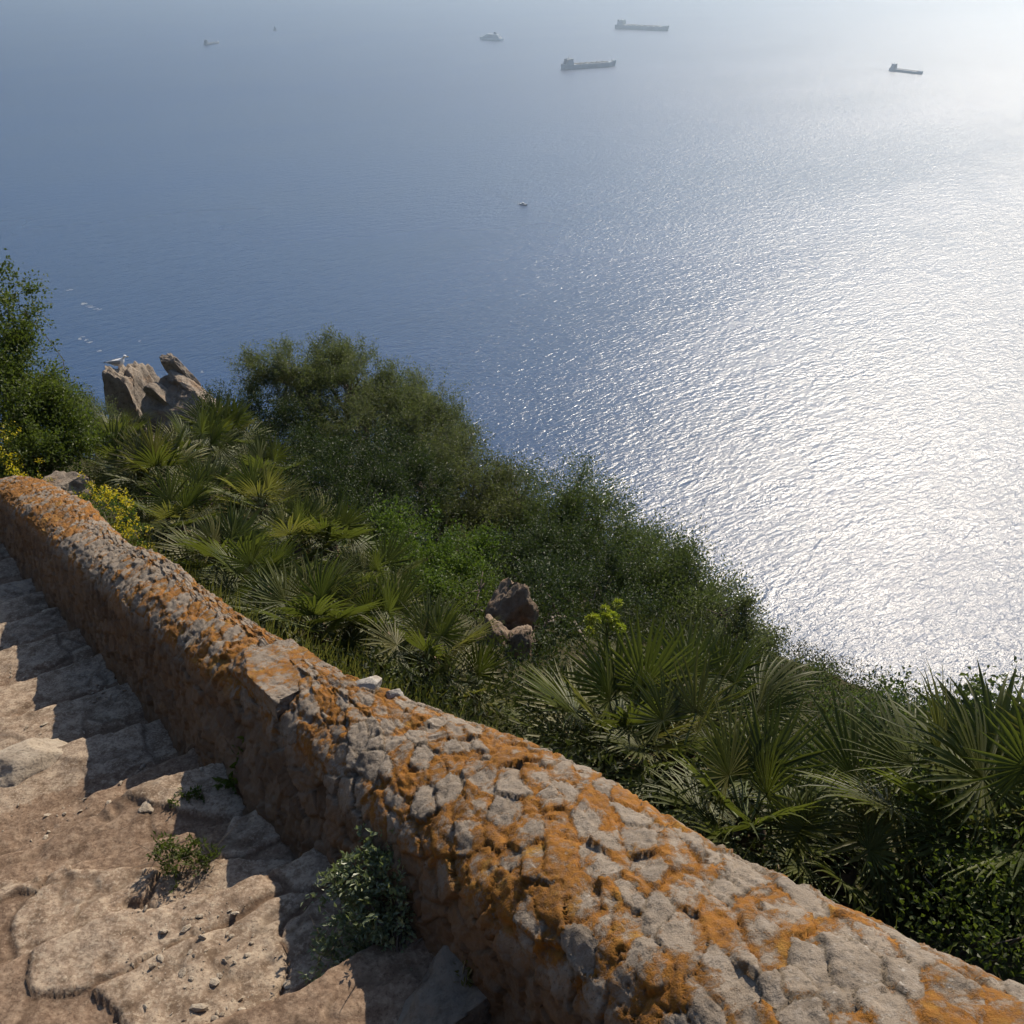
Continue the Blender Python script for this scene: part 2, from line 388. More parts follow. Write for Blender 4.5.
# rubble: long split stones bedded across the top, their own tilt each
rot = R(28); qr = np.stack([q3[:, 0] * math.cos(rot) + q3[:, 1] * math.sin(rot), -q3[:, 0] * math.sin(rot) + q3[:, 1] * math.cos(rot), q3[:, 2]], -1)
qw = qr + .014 * np.stack([vnoise(q3 * 8, 61), vnoise(q3 * 8, 62), vnoise(q3 * 8, 63)], -1) + .004 * np.stack([vnoise(q3 * 40, 64), vnoise(q3 * 40, 65), vnoise(q3 * 40, 66)], -1)
sca = np.array([9.2, 18.0, 16.0])
f1, f2, cid, cen = voro(qw * sca, 71, .95)
dl = (qw * sca - cen) / sca
def rv(c, k): return np.mod(c * k, 1.0) - .5
tl = dl[:, 0] * rv(cid, 91.7) * .85 + dl[:, 1] * rv(cid, 57.3) * 1.0 + dl[:, 2] * rv(cid, 33.1) * .8
ed = f2 - f1
d1 = .008 * sstep(0, .055, ed) + .40 * tl + .006 * rv(cid, 19.9)
g1, g2, gid, gcen = voro(qw * np.array([21., 30., 30.]) + 5, 81, .95)
gl = (qw * np.array([21., 30., 30.]) + 5 - gcen) / np.array([21., 30., 30.])
d2 = .003 * sstep(0, .2, g2 - g1) + gl[:, 0] * rv(gid, 77.7) * .28 + gl[:, 1] * rv(gid, 41.3) * .28 + gl[:, 2] * rv(gid, 29.3) * .25
d3 =   .002 * fbm(q3 * 14, 4, 90) + .0012 * (1 - 2 * np.abs(fbm(q3 * 26, 3, 96))) + .0012 * fbm(q3 * 70, 2, 95)
mortar = -.006 + .006 * fbm(q3 * 4.5, 3, 93) + .003 * fbm(q3 * 30, 3, 94)
d1s = np.where(d1 > mortar, d1, mortar + .5 * (d1 - mortar))
disp = (d1s + d2 + d3).reshape(nS, nT)
topm = sstep(.30, .42, Hg) * sstep(-.2, .3, NH + .25)
disp = disp * (1.0 - .1 * topm)
disp += low * .022
foot = sstep(.3, .0, Hg) * (Ag < 1.0)
disp -= disp.mean() + .004
out = np.interp(Sg, [-9, -1, .3, .9, 1.6, 2.2, 2.7, 5.2, 6.6, 9], [1.30, 1.30, 1.28, 1.225, 1.20, 1.11, 1.035, 1.045, 1.13, 1.16])
inn = np.interp(Sg, [1.6, 2.2, 2.6, 3.1], [0, .045, .055, 0]) * sstep(.15, .35, Hg) * sstep(1.0, .8, Ag)
Ag = np.where(Ag > .93, .93 + (Ag - .93) * (out - .93) / .30, Ag) + inn
Ag2 = Ag + NA * disp + .02 * fbm(np.stack([Sg * .9, Sg * 0, Sg * 0], -1).reshape(-1, 3), 2, 99).reshape(nS, nT)
Hg2 = Hg + NH * disp
# the far end breaks off and turns a little towards the path
endk = sstep(8.2, 9.0, Sg); Ag2 = Ag2 - .10 * endk
Hg2 = np.where(Hg2 > -.1, Hg2 - .06 * sstep(8.6, 9.0, Sg) * Hg2, Hg2)
Vw = wall_xyz(Sg, Ag2, Hg2).reshape(-1, 3)
Fw = grid_faces(nS, nT)
wall_loc = wall_xyz(np.array(4.), np.array(1.), np.array(0.))
wall = thing('stone_wall', 'low rubble stone parapet with orange lichen running down beside the steps', 'wall', wall_loc)
def endcap(i):
    c = np.array([Vw[i * nT:(i + 1) * nT].mean(0)]); return c
Vw2 = np.concatenate([Vw, endcap(nS - 1), endcap(0)])
cap = [((nS - 1) * nT + j, (nS - 1) * nT + j + 1, nS * nT) for j in range(nT - 1)] + [(j + 1, j, nS * nT + 1) for j in range(nT - 1)]
capf = np.array([(c[0], c[1], c[2], c[2]) for c in cap])
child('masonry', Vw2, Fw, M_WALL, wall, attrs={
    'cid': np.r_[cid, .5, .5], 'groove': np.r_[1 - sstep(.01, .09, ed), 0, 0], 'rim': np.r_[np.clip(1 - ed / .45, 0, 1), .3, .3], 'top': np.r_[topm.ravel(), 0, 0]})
ev, ef = Vw2, cap
me_cap = child('wall_end', np.concatenate([Vw[(nS - 1) * nT:], Vw[(nS - 1) * nT:].mean(0)[None]]), [(j, j + 1, nT) for j in range(nT - 1)], M_WALL, wall,
               attrs={'cid': np.full(nT + 1, .5), 'groove': np.zeros(nT + 1), 'top': np.zeros(nT + 1)})

# ------------------------------------------------------------------ rocks
def ico(sub):
    bm = bmesh.new(); bmesh.ops.create_icosphere(bm, subdivisions=sub, radius=1)
    v = np.array([q.co[:] for q in bm.verts]); f = np.array([[q.index for q in p.verts] for p in bm.faces]); bm.free(); return v, f
ICO = {k: ico(k) for k in (3, 4, 5, 6)}
def rock_v(size, seed, sub=5, planes=14, rough=.05, extra=(), tilt=None, cut=.62):
    rs = np.random.RandomState(seed); v = ICO[sub][0].copy() * 1.25
    pl = [(n_, d_) for n_, d_ in extra]
    for k in range(planes):
        n_ = rs.normal(size=3); pl.append((n_, cut + .3 * rs.rand()))
    for n_, d_ in pl:
        n_ = np.array(n_, float); n_ /= np.linalg.norm(n_)
        v -= np.maximum(v @ n_ - d_, 0)[:, None] * n_[None]
    nn = ICO[sub][0]
    f1, f2, c, _ = voro(v * 2.3 + seed, seed)
    v = v + nn * (rough * fbm(v * 2.2 + seed * 3.1, 5, seed)[:, None] + rough * .7 * (rv(c, 37.))[:, None] - rough * .5 * sstep(.10, .0, f2 - f1)[:, None] + rough * .35 * fbm(v * 9 + seed, 4, seed + 5)[:, None])
    v = v * np.array(size)
    if tilt is not None: v = v @ np.array(Matrix.Rotation(tilt[1], 3, tilt[0]).transposed())
    return v, ICO[sub][1]
def rock(name, label, center, size, seed, mat, group=None, par=None, **k):
    v, f = rock_v(size, seed, **k); c = np.array(center)
    if par is not None: return child(name, v + c, f, mat, par)
    o = mk(name, v + c, f, mat, loc=(c[0], c[1], c[2] + v[:, 2].min()))
    return tag(o, label, 'rock', group)
M_BROWN = mat_rock('brown_cliff_rock', (.115, .082, .058), (.27, .205, .15), (.05, .035, .025), .3, 1.2)
M_GREY = mat_rock('weathered_grey_rock', (.15, .12, .095), (.31, .26, .205), (.06, .045, .035), .25)
M_TAN = mat_rock('tan_cliff_rock', (.155, .125, .098), (.31, .26, .21), (.07, .05, .035), .22, .9)
M_PALE = mat_rock('pale_block', (.30, .275, .245), (.42, .385, .34), (.17, .15, .13), .15, 3.0)

c = P(142, 402, 24.0)
o = rock('rock', 'big upright grey rock outcrop with a flat top where a gull rests', c + np.array((-.16, .4, -1.42)), (.86, .9, 2.3), 11, M_TAN, sub=6, planes=8, rough=.065, cut=.95,
     extra=[((-1, -.1, .06), .74), ((.16, 0, 1), .84), ((.82, -.05, .57), .44), ((.9, .2, .55), .72), ((0, -1, .12), .72), ((.35, -.9, .25), .8)])
ROCK_V = np.array([o.matrix_basis @ q.co for q in o.data.vertices])
t = thing('rock_pinnacle', 'leaning split rock pinnacle of tilted slabs right of the gull rock', 'rock', P(188, 400, 23.6) + np.array((0, 0, -1.2)))
for (u, v_, dt, sz, sd_, ang) in ((186, 374, 23.6, (.20, .24, .62), 5, -.62), (193, 393, 23.5, (.30, .30, .75), 6, -.72), (195, 403, 23.7, (.34, .4, .9), 7, -.45), (176, 405, 23.3, (.22, .3, .6), 8, -.85), (186, 412, 23.5, (.75, .5, .75), 9, 0)):
    rock('slab' if ang else 'base', '', P(u, v_, dt) + np.array((0, -.1, 0)), sz, sd_, M_TAN, par=t, sub=5, planes=12, rough=.08, tilt=('Y', ang))
for (lab, u, v_, dt, sz, sd_) in (('grey boulder lying just behind the far end of the wall', 66, 487, 10.2, (.23, .21, .17), 21),):
    rock('boulder', lab, P(u, v_, dt), sz, sd_, M_GREY, planes=10, rough=.07)
for (lab, u, v_, dt, sz, sd_, tl_) in (('upper tan boulder in the gap between dark bushes, tilted to the left', 508, 614, 8.0, (.17, .22, .28), 31, .5),
                                  ('tall narrow boulder under the tilted one in the bushes', 522, 656, 7.5, (.14, .2, .32), 32, .1),
                                  ('small pale boulder left of the tall narrow one in the bushes', 499, 660, 7.6, (.11, .18, .28), 33, -.2)):
    rock('boulder', lab, P(u, v_, dt), sz, sd_, M_BROWN, group='boulders among the bushes', planes=12, tilt=('Y', tl_), rough=.10)
# a squared capstone and loose stones on the wall
def on_wall(s, a): return wall_xyz(np.array(float(s)), np.array(float(a)), np.array(.47))
def solve_wall(u, v):
    d = ray(u, v); t = -(OFF - .47) / (d[2] + K * (d[0] * U2[0] + d[1] * U2[1])); return P(u, v, t)
cv, cf = rock_v((.32, .145, .13), 44, sub=6, planes=3, rough=.05, cut=1.1, extra=[((1, .15, 0), .72), ((-1, .1, 0), .72), ((0, 1, 0), .75), ((.12, -1, 0), .75), ((0, .0, 1), .62), ((.5, -.7, .5), .88)])
Mw = np.array(Matrix(((U2[0], N2[0], 0), (U2[1], N2[1], 0), (0, 0, 1)))); 
cv[:, 2] -= cv[:, 0] * K * .95
cv = cv @ Mw.T + solve_wall(282, 668) + np.array((0, 0, -.068))
nc = len(cv)
cs = child('capstone', cv, cf, M_WALL, wall, attrs={'cid': np.full(nc, .35), 'groove': np.zeros(nc), 'rim': np.full(nc, .42), 'top': np.full(nc, .95)})
cs['label'] = 'smooth squared grey capstone'
for (lab, u, v_, sz, sd_) in (('pale loose stone lying on the outer edge of the wall', 368, 688, (.05, .04, .032), 51), ('small round stone at the outer edge of the wall, right of a paler one', 395, 697, (.027, .024, .022), 52)):
    p_ = solve_wall(u, v_); rock('loose_stone', lab, p_ + np.array((0, 0, sz[2] * .2)), sz, sd_, M_PALE, group='loose stones on the wall', sub=4)
def solve_path(u, v, h=0.0):
    d = ray(u, v); t = 2.0
    for _ in range(400):
        p_ = d * t + np.array((0, 0, Z0)); s_, a_ = sa(p_[0], p_[1])
        z_ = path_z(np.array([s_]), np.array([a_]))[0][0] + h
        if p_[2] < z_: break
        t += .02
    return p_
M_STEP = mat_rock('trodden_limestone', (.26, .21, .16), (.42, .36, .285), (.14, .10, .07), .0, 6.0)
for (lab, u, v_, sz, sd_, rz_) in (('pale rounded kerb stone at the lip of a step by the left edge', 26, 764, (.19, .12, .075), 61, 0),
                              ('flat pale stone in the sun beside the tip of the wall shadow', 150, 806, (.036, .028, .016), 62, .4),
                              ('small pale stone beside the weed on the path', 141, 877, (.022, .018, .015), 64, 0),
                              ('dark rounded stone on the steps in the shade at the wall foot', 452, 1006, (.13, .11, .08), 65, 0)):
    p_ = solve_path(u, v_) - np.array((0, 0, sz[2] * (.45 if sd_ != 65 else -.1))); v, f = rock_v(sz, sd_, sub=5, planes=10, rough=.06, cut=.62 if sd_ != 61 else .88)
    ca, sa_ = math.cos(rz_ + .6), math.sin(rz_ + .6); v = np.stack([v[:, 0] * ca - v[:, 1] * sa_, v[:, 0] * sa_ + v[:, 1] * ca, v[:, 2]], -1)
    tag(mk('step_stone', v + p_, f, M_GREY if sd_ == 65 else M_STEP, loc=p_), lab, 'stone', 'loose stones on the steps')
# rubble and grit on the treads
def scatter_pebbles():
    rs = np.random.RandomState(3); n_ = 9000
    s_ = 1.0 + 9 * rs.rand(n_) ** 1.5; a_ = -.6 + 1.35 * rs.rand(n_)
    keep = fbm(np.stack([s_ * 3, a_ * 3, s_ * 0], -1), 3, 12) + .30 * ((s_ > 3.2) & (s_ < 4.9)) - .10 * (s_ < 2.9) > rs.rand(n_) * .7 - .05
    s_, a_ = s_[keep], a_[keep]; n_ = len(s_)
    z_, st_, _ = path_z(s_, a_)
    bv, bf = ico(1); V, F = [], []
    for i in range(n_):
        r_ = .0018 + .010 * rs.rand() ** 5
        M_ = rs.normal(size=(3, 3)) * .35 + np.eye(3); M_[2] *= .6
        V.append(bv @ M_.T * r_ + np.array((*xy(s_[i], a_[i]), z_[i] + r_ * .25))); F.append(bf + i * len(bv))
    tag(mk('gravel', np.concatenate(V), np.concatenate(F), M_STEP, loc=(0, 0, Z0 - 2), smooth=False), kind='stuff')
scatter_pebbles()

# ------------------------------------------------------------------ foliage
rng = np.random.RandomState(77)
def leaves(pos, dirs, nrm_up, L, W, rs, fold=.25, jit=.9):
    """one folded pointed leaf per position: 4 corners, 2 triangles meeting along the midrib"""
    n_ = len(pos); L = L * (.6 + .7 * rs.rand(n_)); W = W * (.7 + .6 * rs.rand(n_))
    d = dirs + jit * rs.normal(size=(n_, 3)); d /= np.linalg.norm(d, axis=1)[:, None] + 1e-9
    up = nrm_up + .8 * rs.normal(size=(n_, 3)); sd_ = np.cross(d, up); sd_ /= np.linalg.norm(sd_, axis=1)[:, None] + 1e-9
    nn = np.cross(sd_, d)
    a = pos; tip = pos + d * L[:, None]; m = pos + d * (L * .48)[:, None]
    l = m + sd_ * (W * .5)[:, None] + nn * (W * fold)[:, None]; r_ = m - sd_ * (W * .5)[:, None] + nn * (W * fold)[:, None]
    v = np.stack([a, r_, tip, l], 1).reshape(-1, 3)
    k = np.arange(n_)[:, None] * 4; f = np.concatenate([k + np.array([[0, 1, 2]]), k + np.array([[0, 2, 3]])])
    return v, f
def crown(lobes, per, L, W, seed, nl=34, tw=.20, gap=.0, upb=.35, fold=.25, clump=False):
    """twig ends spread through the lobes (denser to the rim), a spray of leaves on each"""
    rs = np.random.RandomState(seed); TP, TD, TC = [], [], []
    for c, r_ in lobes:
        m = max(12, int(per * r_ * r_)); d = rs.normal(size=(m, 3)); d /= np.linalg.norm(d, axis=1)[:, None]
        rad = r_ * (.42 + .62 * rs.rand(m) ** .55); rad *= 1 + .22 * vnoise(d * 2.3 + c * .7, seed)
        p = c + d * rad[:, None] * np.array([1, 1, .85])
        if clump:                                            # most sprays gather in tufts with gaps between
            nc_ = max(7, int(30 * min(r_, 1.0))); cd = rs.normal(size=(nc_, 3)); cd /= np.linalg.norm(cd, axis=1)[:, None]
            cc = c + cd * (r_ * (.55 + .5 * rs.rand(nc_)))[:, None] * np.array([1, 1, .9]); pick = rs.randint(0, nc_, m)
            q = cc[pick] + rs.normal(size=(m, 3)) * r_ * .15 * np.array([1, 1, .8])
            k_ = rs.rand(m) < .78; p[k_] = q[k_]
            d = np.where(k_[:, None], (q - c) / (np.linalg.norm(q - c, axis=1)[:, None] + 1e-9), d)
            TC.append(np.where(k_, rs.rand(nc_)[pick], .5))
        else: TC.append(np.full(m, .5))
        TP.append(p); TD.append(d)
    TP = np.concatenate(TP); TD = np.concatenate(TD); TC = np.concatenate(TC)
    keep = vnoise(TP * 3.1 / max(.25, tw * 4), seed + 3) > -.55 + gap
    TP, TD, TC = TP[keep], TD[keep], TC[keep]
    TD = TD + np.array([0, 0, upb]) + .45 * rs.normal(size=TD.shape); TD /= np.linalg.norm(TD, axis=1)[:, None]
    ln = tw * (.5 + rs.rand(len(TP)) * 1.1)
    k = rs.rand(len(TP), nl); pos = TP[:, None] + TD[:, None] * (k * ln[:, None])[..., None]
    pos = pos + rs.normal(size=pos.shape) * tw * .16
    dirs = np.repeat(TD[:, None], nl, 1).reshape(-1, 3); pos = pos.reshape(-1, 3)
    v, f = leaves(pos, dirs, np.array([0, 0, 1.]), L, W, rs, fold)
    tone = np.repeat(np.clip(TC + .5 * vnoise(TP * 2.2, seed + 9) + .25 * rs.normal(size=len(TP)), 0, 1), nl)
    tone = np.clip(tone + .15 * rs.normal(size=len(tone)), 0, 1)
    return v, f, np.repeat(tone, 4), TP, TD, ln
def limb_paths(base, lobes, TP, seed, r0, frac=.25, lean=None):
    rs = np.random.RandomState(seed); out = []
    ends = []
    for c, r_ in lobes:
        mid = base * .5 + c * .5 + rs.normal(size=3) * .10 * np.linalg.norm(c - base); mid[2] += .08 * np.linalg.norm(c - base)
        t = np.linspace(0, 1, 7)[:, None]; q = (1 - t) ** 2 * base + 2 * t * (1 - t) * mid + t * t * c
        q[1:-1] += rs.normal(size=(5, 3)) * .018 * np.linalg.norm(c - base)
        out.append((q, np.linspace(r0, r0 * .35, 7))); ends.append(c)
    ends = np.array(ends); idx = rs.rand(len(TP)) < frac
    for p in TP[idx]:
        k = np.argmin(np.linalg.norm(ends - p, axis=1)); c = ends[k]
        m = c * .5 + p * .5 + rs.normal(size=3) * .06
        out.append((np.stack([c, m, p]), np.array([r0 * .30, r0 * .2, r0 * .08])))
    return out
M_BARK = plain('grey_brown_bark', (.12, .095, .075), .9, .35, 9)
M_DEADWOOD = plain('bleached_dead_wood', (.30, .26, .21), .9, .25, 9)
M_OLIVE = mat_leaf('olive_leaves', (.044, .056, .025), (.116, .130, .064), .42, .5, .25)
M_DARK = mat_leaf('dark_evergreen_leaves', (.032, .050, .018), (.086, .110, .040), .42, .5, .25)
M_BRIGHT = mat_leaf('fresh_green_leaves', (.036, .064, .010), (.092, .128, .022), .42, .5, .25)
M_GREEN = mat_leaf('mid_green_leaves', (.036, .056, .011), (.088, .112, .024), .42, .5, .25)
M_UNDER = mat_leaf('undergrowth_leaves', (.016, .022, .007), (.042, .048, .016), .35, .55, .2)  # undergrowth coloured darker so the gaps between bushes read as shadow
M_SHADE = mat_leaf('shade_darkened_leaves', (.015, .025, .008), (.042, .058, .020), .34, .5, .25)  # leaf colour darkened to stand in for the shade beneath the crowns
M_GREYG = mat_leaf('grey_green_leaves', (.085, .115, .06), (.26, .30, .17), .25, .38, .5)
M_YELLOW = mat_leaf('yellow_flowers', (.30, .24, .012), (.62, .48, .03), .35)
def woody(name, label, cat, lobes_px, mat, seed, L=.034, W=.016, per=1500, nl=36, tw=.22, gap=0., r0=.035, group=None, woodname='trunk', leafname='crown', base=None, dry=.06, upb=.35, fold=.25, squash=1.0):
    lobes = [(P(u, v, t), r_ * t / FOC) for (u, v, t, r_) in lobes_px]
    c = np.mean([q[0] for q in lobes], 0)
    if base is None:
        c2 = c[:2] + np.array((0, .1)); base = np.array((c2[0], c2[1], terr_xy(*c2) - .1))
    base = np.array(base, float)
    t = thing(name, label, cat, base, group)
    v, f, tone, TP, TD, ln = crown(lobes, per, L, W, seed, nl, tw, gap, upb, fold, per < 4000)
    child(leafname, v, f, mat, t, smooth=False, attrs={'rnd': tone})
    wv, wf = tubes(limb_paths(base, lobes, TP, seed, r0, dry), 5)
    child(woodname, wv, wf, M_BARK, t)
    return t

G_T = 'trees along the slope edge'
woody('tree', 'olive green spreading tree with a bare leaning limb right of the gull rock', 'tree',
      [(258, 374, 17, 20), (290, 376, 17, 34), (325, 366, 17, 24), (350, 392, 16.6, 46), (318, 415, 16.5, 46), (392, 402, 16.6, 38), (425, 404, 16.4, 30), (415, 440, 16, 46), (366, 446, 15.8, 44), (446, 436, 16.2, 24)],
      M_OLIVE, 101, gap=.12, r0=.06, group=G_T)
woody('tree', 'rounded grey green tree standing lower right of the spreading olive green one', 'tree',
      [(462, 480, 14.6, 40), (520, 500, 14.2, 26), (522, 535, 13.8, 34), (505, 545, 13.6, 34), (432, 494, 14.2, 40), (488, 492, 14.4, 28), (470, 520, 14, 48), (428, 545, 13.4, 36), (498, 520, 14, 22), (490, 556, 13.5, 38)], M_OLIVE, 102, upb=.5, tw=.27, gap=.06, r0=.05, group=G_T)
woody('tree', 'tall dark tree whose top stands out where blue water meets the glitter', 'tree',
      [(568, 500, 13.5, 26), (590, 524, 13.3, 36), (552, 532, 13.4, 34), (602, 560, 12.8, 40), (560, 572, 12.6, 38), (630, 556, 12.8, 24)], M_DARK, 103, upb=.7, tw=.30, gap=.08, r0=.05, group=G_T)
woody('tree', 'hazy dark bush tree against the bright water above the flower stalk', 'tree',
      [(655, 578, 12, 34), (630, 606, 11.6, 36), (676, 602, 11.8, 36), (692, 632, 11.4, 38), (650, 640, 11, 36), (702, 590, 11.8, 22)], M_DARK, 104, upb=.8, tw=.30, gap=.08, r0=.045, group=G_T)
woody('tree', 'thin grey twiggy tree with sparse leaves against the glitter', 'tree',
      [(722, 616, 10.6, 26), (735, 648, 10.4, 34), (760, 668, 10.2, 26), (712, 680, 10, 40), (752, 704, 9.6, 34)], M_OLIVE, 105, gap=.28, r0=.035, dry=.12, group=G_T)
G_S = 'shrubs on the slope'
woody('shrub', 'low dark shrub along the lowest edge of the bright water', 'shrub',
      [(800, 716, 8.6, 34), (770, 738, 8.2, 40), (836, 738, 8.2, 30), (806, 765, 7.8, 44), (862, 742, 7.8, 24), (740, 730, 8.4, 30)], M_DARK, 106, r0=.025, L=.03, W=.015, group=G_S, woodname='stems', leafname='foliage')
woody('shrub', 'loose shrub with round leaves behind the big right hand fan leaves', 'shrub',
      [(885, 756, 6.4, 40), (850, 780, 6.0, 40), (912, 782, 5.8, 44), (955, 775, 5.6, 46)], M_DARK, 107, r0=.022, L=.03, W=.019, gap=.1, group=G_S, woodname='stems', leafname='foliage')
woody('shrub', 'dense shadowed shrub at the right edge of the picture under the fan leaves', 'shrub',
      [(1000, 800, 4.6, 70), (1040, 850, 4.2, 90), (960, 840, 4.4, 56), (1000, 890, 4.0, 50), (930, 870, 4.2, 44)], M_DARK, 108, r0=.02, L=.030, W=.018, per=1800, group=G_S, woodname='stems', leafname='foliage')
woody('shrub', 'bright green leafy bush just over the wall near the bottom right', 'shrub',
      [(872, 842, 4.6, 44), (905, 868, 4.3, 38), (845, 868, 4.4, 30), (900, 825, 4.7, 30)], M_GREEN, 109, r0=.014, L=.024, W=.014, per=1800, gap=.15, group=G_S, woodname='stems', leafname='foliage')
woody('shrub', 'small leafy plant in the right bottom corner beyond the wall', 'shrub',
      [(985, 925, 3.5, 34), (1020, 938, 3.3, 34), (945, 905, 3.6, 30)], M_GREEN, 110, r0=.010, L=.024, W=.015, per=1800, gap=.1, group=G_S, woodname='stems', leafname='foliage')
woody('shrub', 'sunlit fresh green bush in the middle of the slope', 'shrub',
      [(412, 540, 11, 34), (440, 560, 10.6, 36), (425, 590, 10.2, 40), (395, 575, 10.6, 28), (452, 596, 10, 26)], M_BRIGHT, 111, r0=.02, L=.036, W=.020, group=G_S, woodname='stems', leafname='foliage')
woody('shrub', 'soft green bush left of the boulders among the bushes', 'shrub',
      [(455, 630, 9.2, 34), (480, 655, 8.8, 28), (440, 655, 8.8, 32), (470, 682, 8.2, 30), (484, 612, 8.3, 13), (480, 590, 9, 18)], M_GREEN, 112, r0=.02, L=.028, W=.014, group=G_S, woodname='stems', leafname='foliage')
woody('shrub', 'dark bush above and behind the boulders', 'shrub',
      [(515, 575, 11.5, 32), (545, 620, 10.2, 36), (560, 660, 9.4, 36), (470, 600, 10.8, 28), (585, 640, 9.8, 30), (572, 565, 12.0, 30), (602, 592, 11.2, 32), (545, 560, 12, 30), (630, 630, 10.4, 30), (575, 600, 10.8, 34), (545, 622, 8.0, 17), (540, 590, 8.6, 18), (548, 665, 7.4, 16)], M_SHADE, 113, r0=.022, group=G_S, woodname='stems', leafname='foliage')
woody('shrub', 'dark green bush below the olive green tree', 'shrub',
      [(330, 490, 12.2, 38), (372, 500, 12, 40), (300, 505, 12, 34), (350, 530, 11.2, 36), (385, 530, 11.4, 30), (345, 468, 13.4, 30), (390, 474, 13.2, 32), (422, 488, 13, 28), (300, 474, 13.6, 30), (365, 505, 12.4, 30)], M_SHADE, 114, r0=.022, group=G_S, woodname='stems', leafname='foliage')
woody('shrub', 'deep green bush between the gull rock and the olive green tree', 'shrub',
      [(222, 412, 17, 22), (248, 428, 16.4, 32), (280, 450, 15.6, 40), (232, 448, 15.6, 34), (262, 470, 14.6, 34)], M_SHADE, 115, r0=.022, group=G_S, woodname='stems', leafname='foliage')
woody('shrub', 'tall sunlit evergreen bush at the left edge with a sprig sticking up', 'shrub',
      [(16, 284, 11.4, 8), (8, 302, 11.4, 13), (24, 312, 11.4, 8), (2, 345, 11.4, 28), (18, 366, 11.4, 22), (30, 394, 11.4, 27), (8, 402, 11, 38), (54, 414, 11.4, 20), (46, 438, 11.2, 32), (72, 434, 11.4, 17), (20, 450, 10.8, 36), (80, 454, 11.2, 19), (-34, 380, 11.2, 52)],
      M_GREEN, 116, r0=.007, L=.040, W=.022, group=G_S, woodname='stems', leafname='foliage')
woody('shrub', 'small yellowish bush just left of the gull rock', 'shrub',
      [(92, 420, 18.5, 20), (74, 408, 19, 16), (104, 436, 18, 18)], M_OLIVE, 117, r0=.018, gap=.1, group=G_S, woodname='stems', leafname='foliage')
woody('shrub', 'leafy shrub filling the shade behind the pale capstone', 'shrub',
      [(270, 555, 9.6, 26), (355, 565, 9.4, 34), (305, 540, 10.4, 30), (385, 610, 8.4, 26)], M_GREEN, 118, r0=.016, L=.026, W=.014, group=G_S, woodname='stems', leafname='foliage')
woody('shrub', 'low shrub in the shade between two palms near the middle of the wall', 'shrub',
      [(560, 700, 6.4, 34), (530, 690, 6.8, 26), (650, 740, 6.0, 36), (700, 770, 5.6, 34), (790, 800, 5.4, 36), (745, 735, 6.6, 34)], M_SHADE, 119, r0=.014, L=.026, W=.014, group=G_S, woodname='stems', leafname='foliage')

# ------------------------------------------------------------------ yellow flowering plants
def flowering(label, lobes_px, seed, per=1500, frac=.8, base=None, name='flowering_plant'):
    lobes = [(P(u, v, t), r_ * t / FOC) for (u, v, t, r_) in lobes_px]; c = np.mean([q[0] for q in lobes], 0)
    b_ = np.array((c[0], c[1], terr_xy(c[0], c[1]) - .03)) if base is None else np.array(base)
    t = thing(name, label, 'plant', b_, 'yellow flowering plants')
    v, f, tone, TP, TD, ln = crown(lobes, per, .022, .011, seed, 22, .09, 0, .6)
    child('foliage', v, f, M_BRIGHT, t, smooth=False, attrs={'rnd': tone})
    rs = np.random.RandomState(seed); idx = rs.rand(len(TP)) < frac; p = (TP + TD * ln[:, None])[idx]
    pos = np.repeat(p, 16, 0) + rs.normal(size=(len(p) * 16, 3)) * .018
    v, f = leaves(pos, np.tile([[0, 0, .4]], (len(pos), 1)), np.array([0, 0, 1.]), .020, .018, rs)
    child('blossom', v, f, M_YELLOW, t, smooth=False, attrs={'rnd': rs.rand(len(v))})
    wv, wf = tubes(limb_paths(b_, lobes, TP, seed, .006, .3), 4); child('stems', wv, wf, M_BARK, t)
flowering('yellow flowered clump growing against the outer side of the far wall', [(122, 514, 8.4, 17), (108, 504, 8.8, 13), (134, 528, 8.1, 13), (96, 496, 9.2, 10), (128, 540, 8.0, 12)], 201)
flowering('yellow flowered clump at the left edge past the end of the wall', [(6, 452, 10.4, 14), (-6, 470, 10.2, 16), (12, 484, 10, 10), (4, 432, 10.6, 8)], 202)
flowering('low yellow flowered tuft beside the boulder behind the wall end', [(92, 492, 9.9, 9), (38, 482, 9.9, 8)], 203)

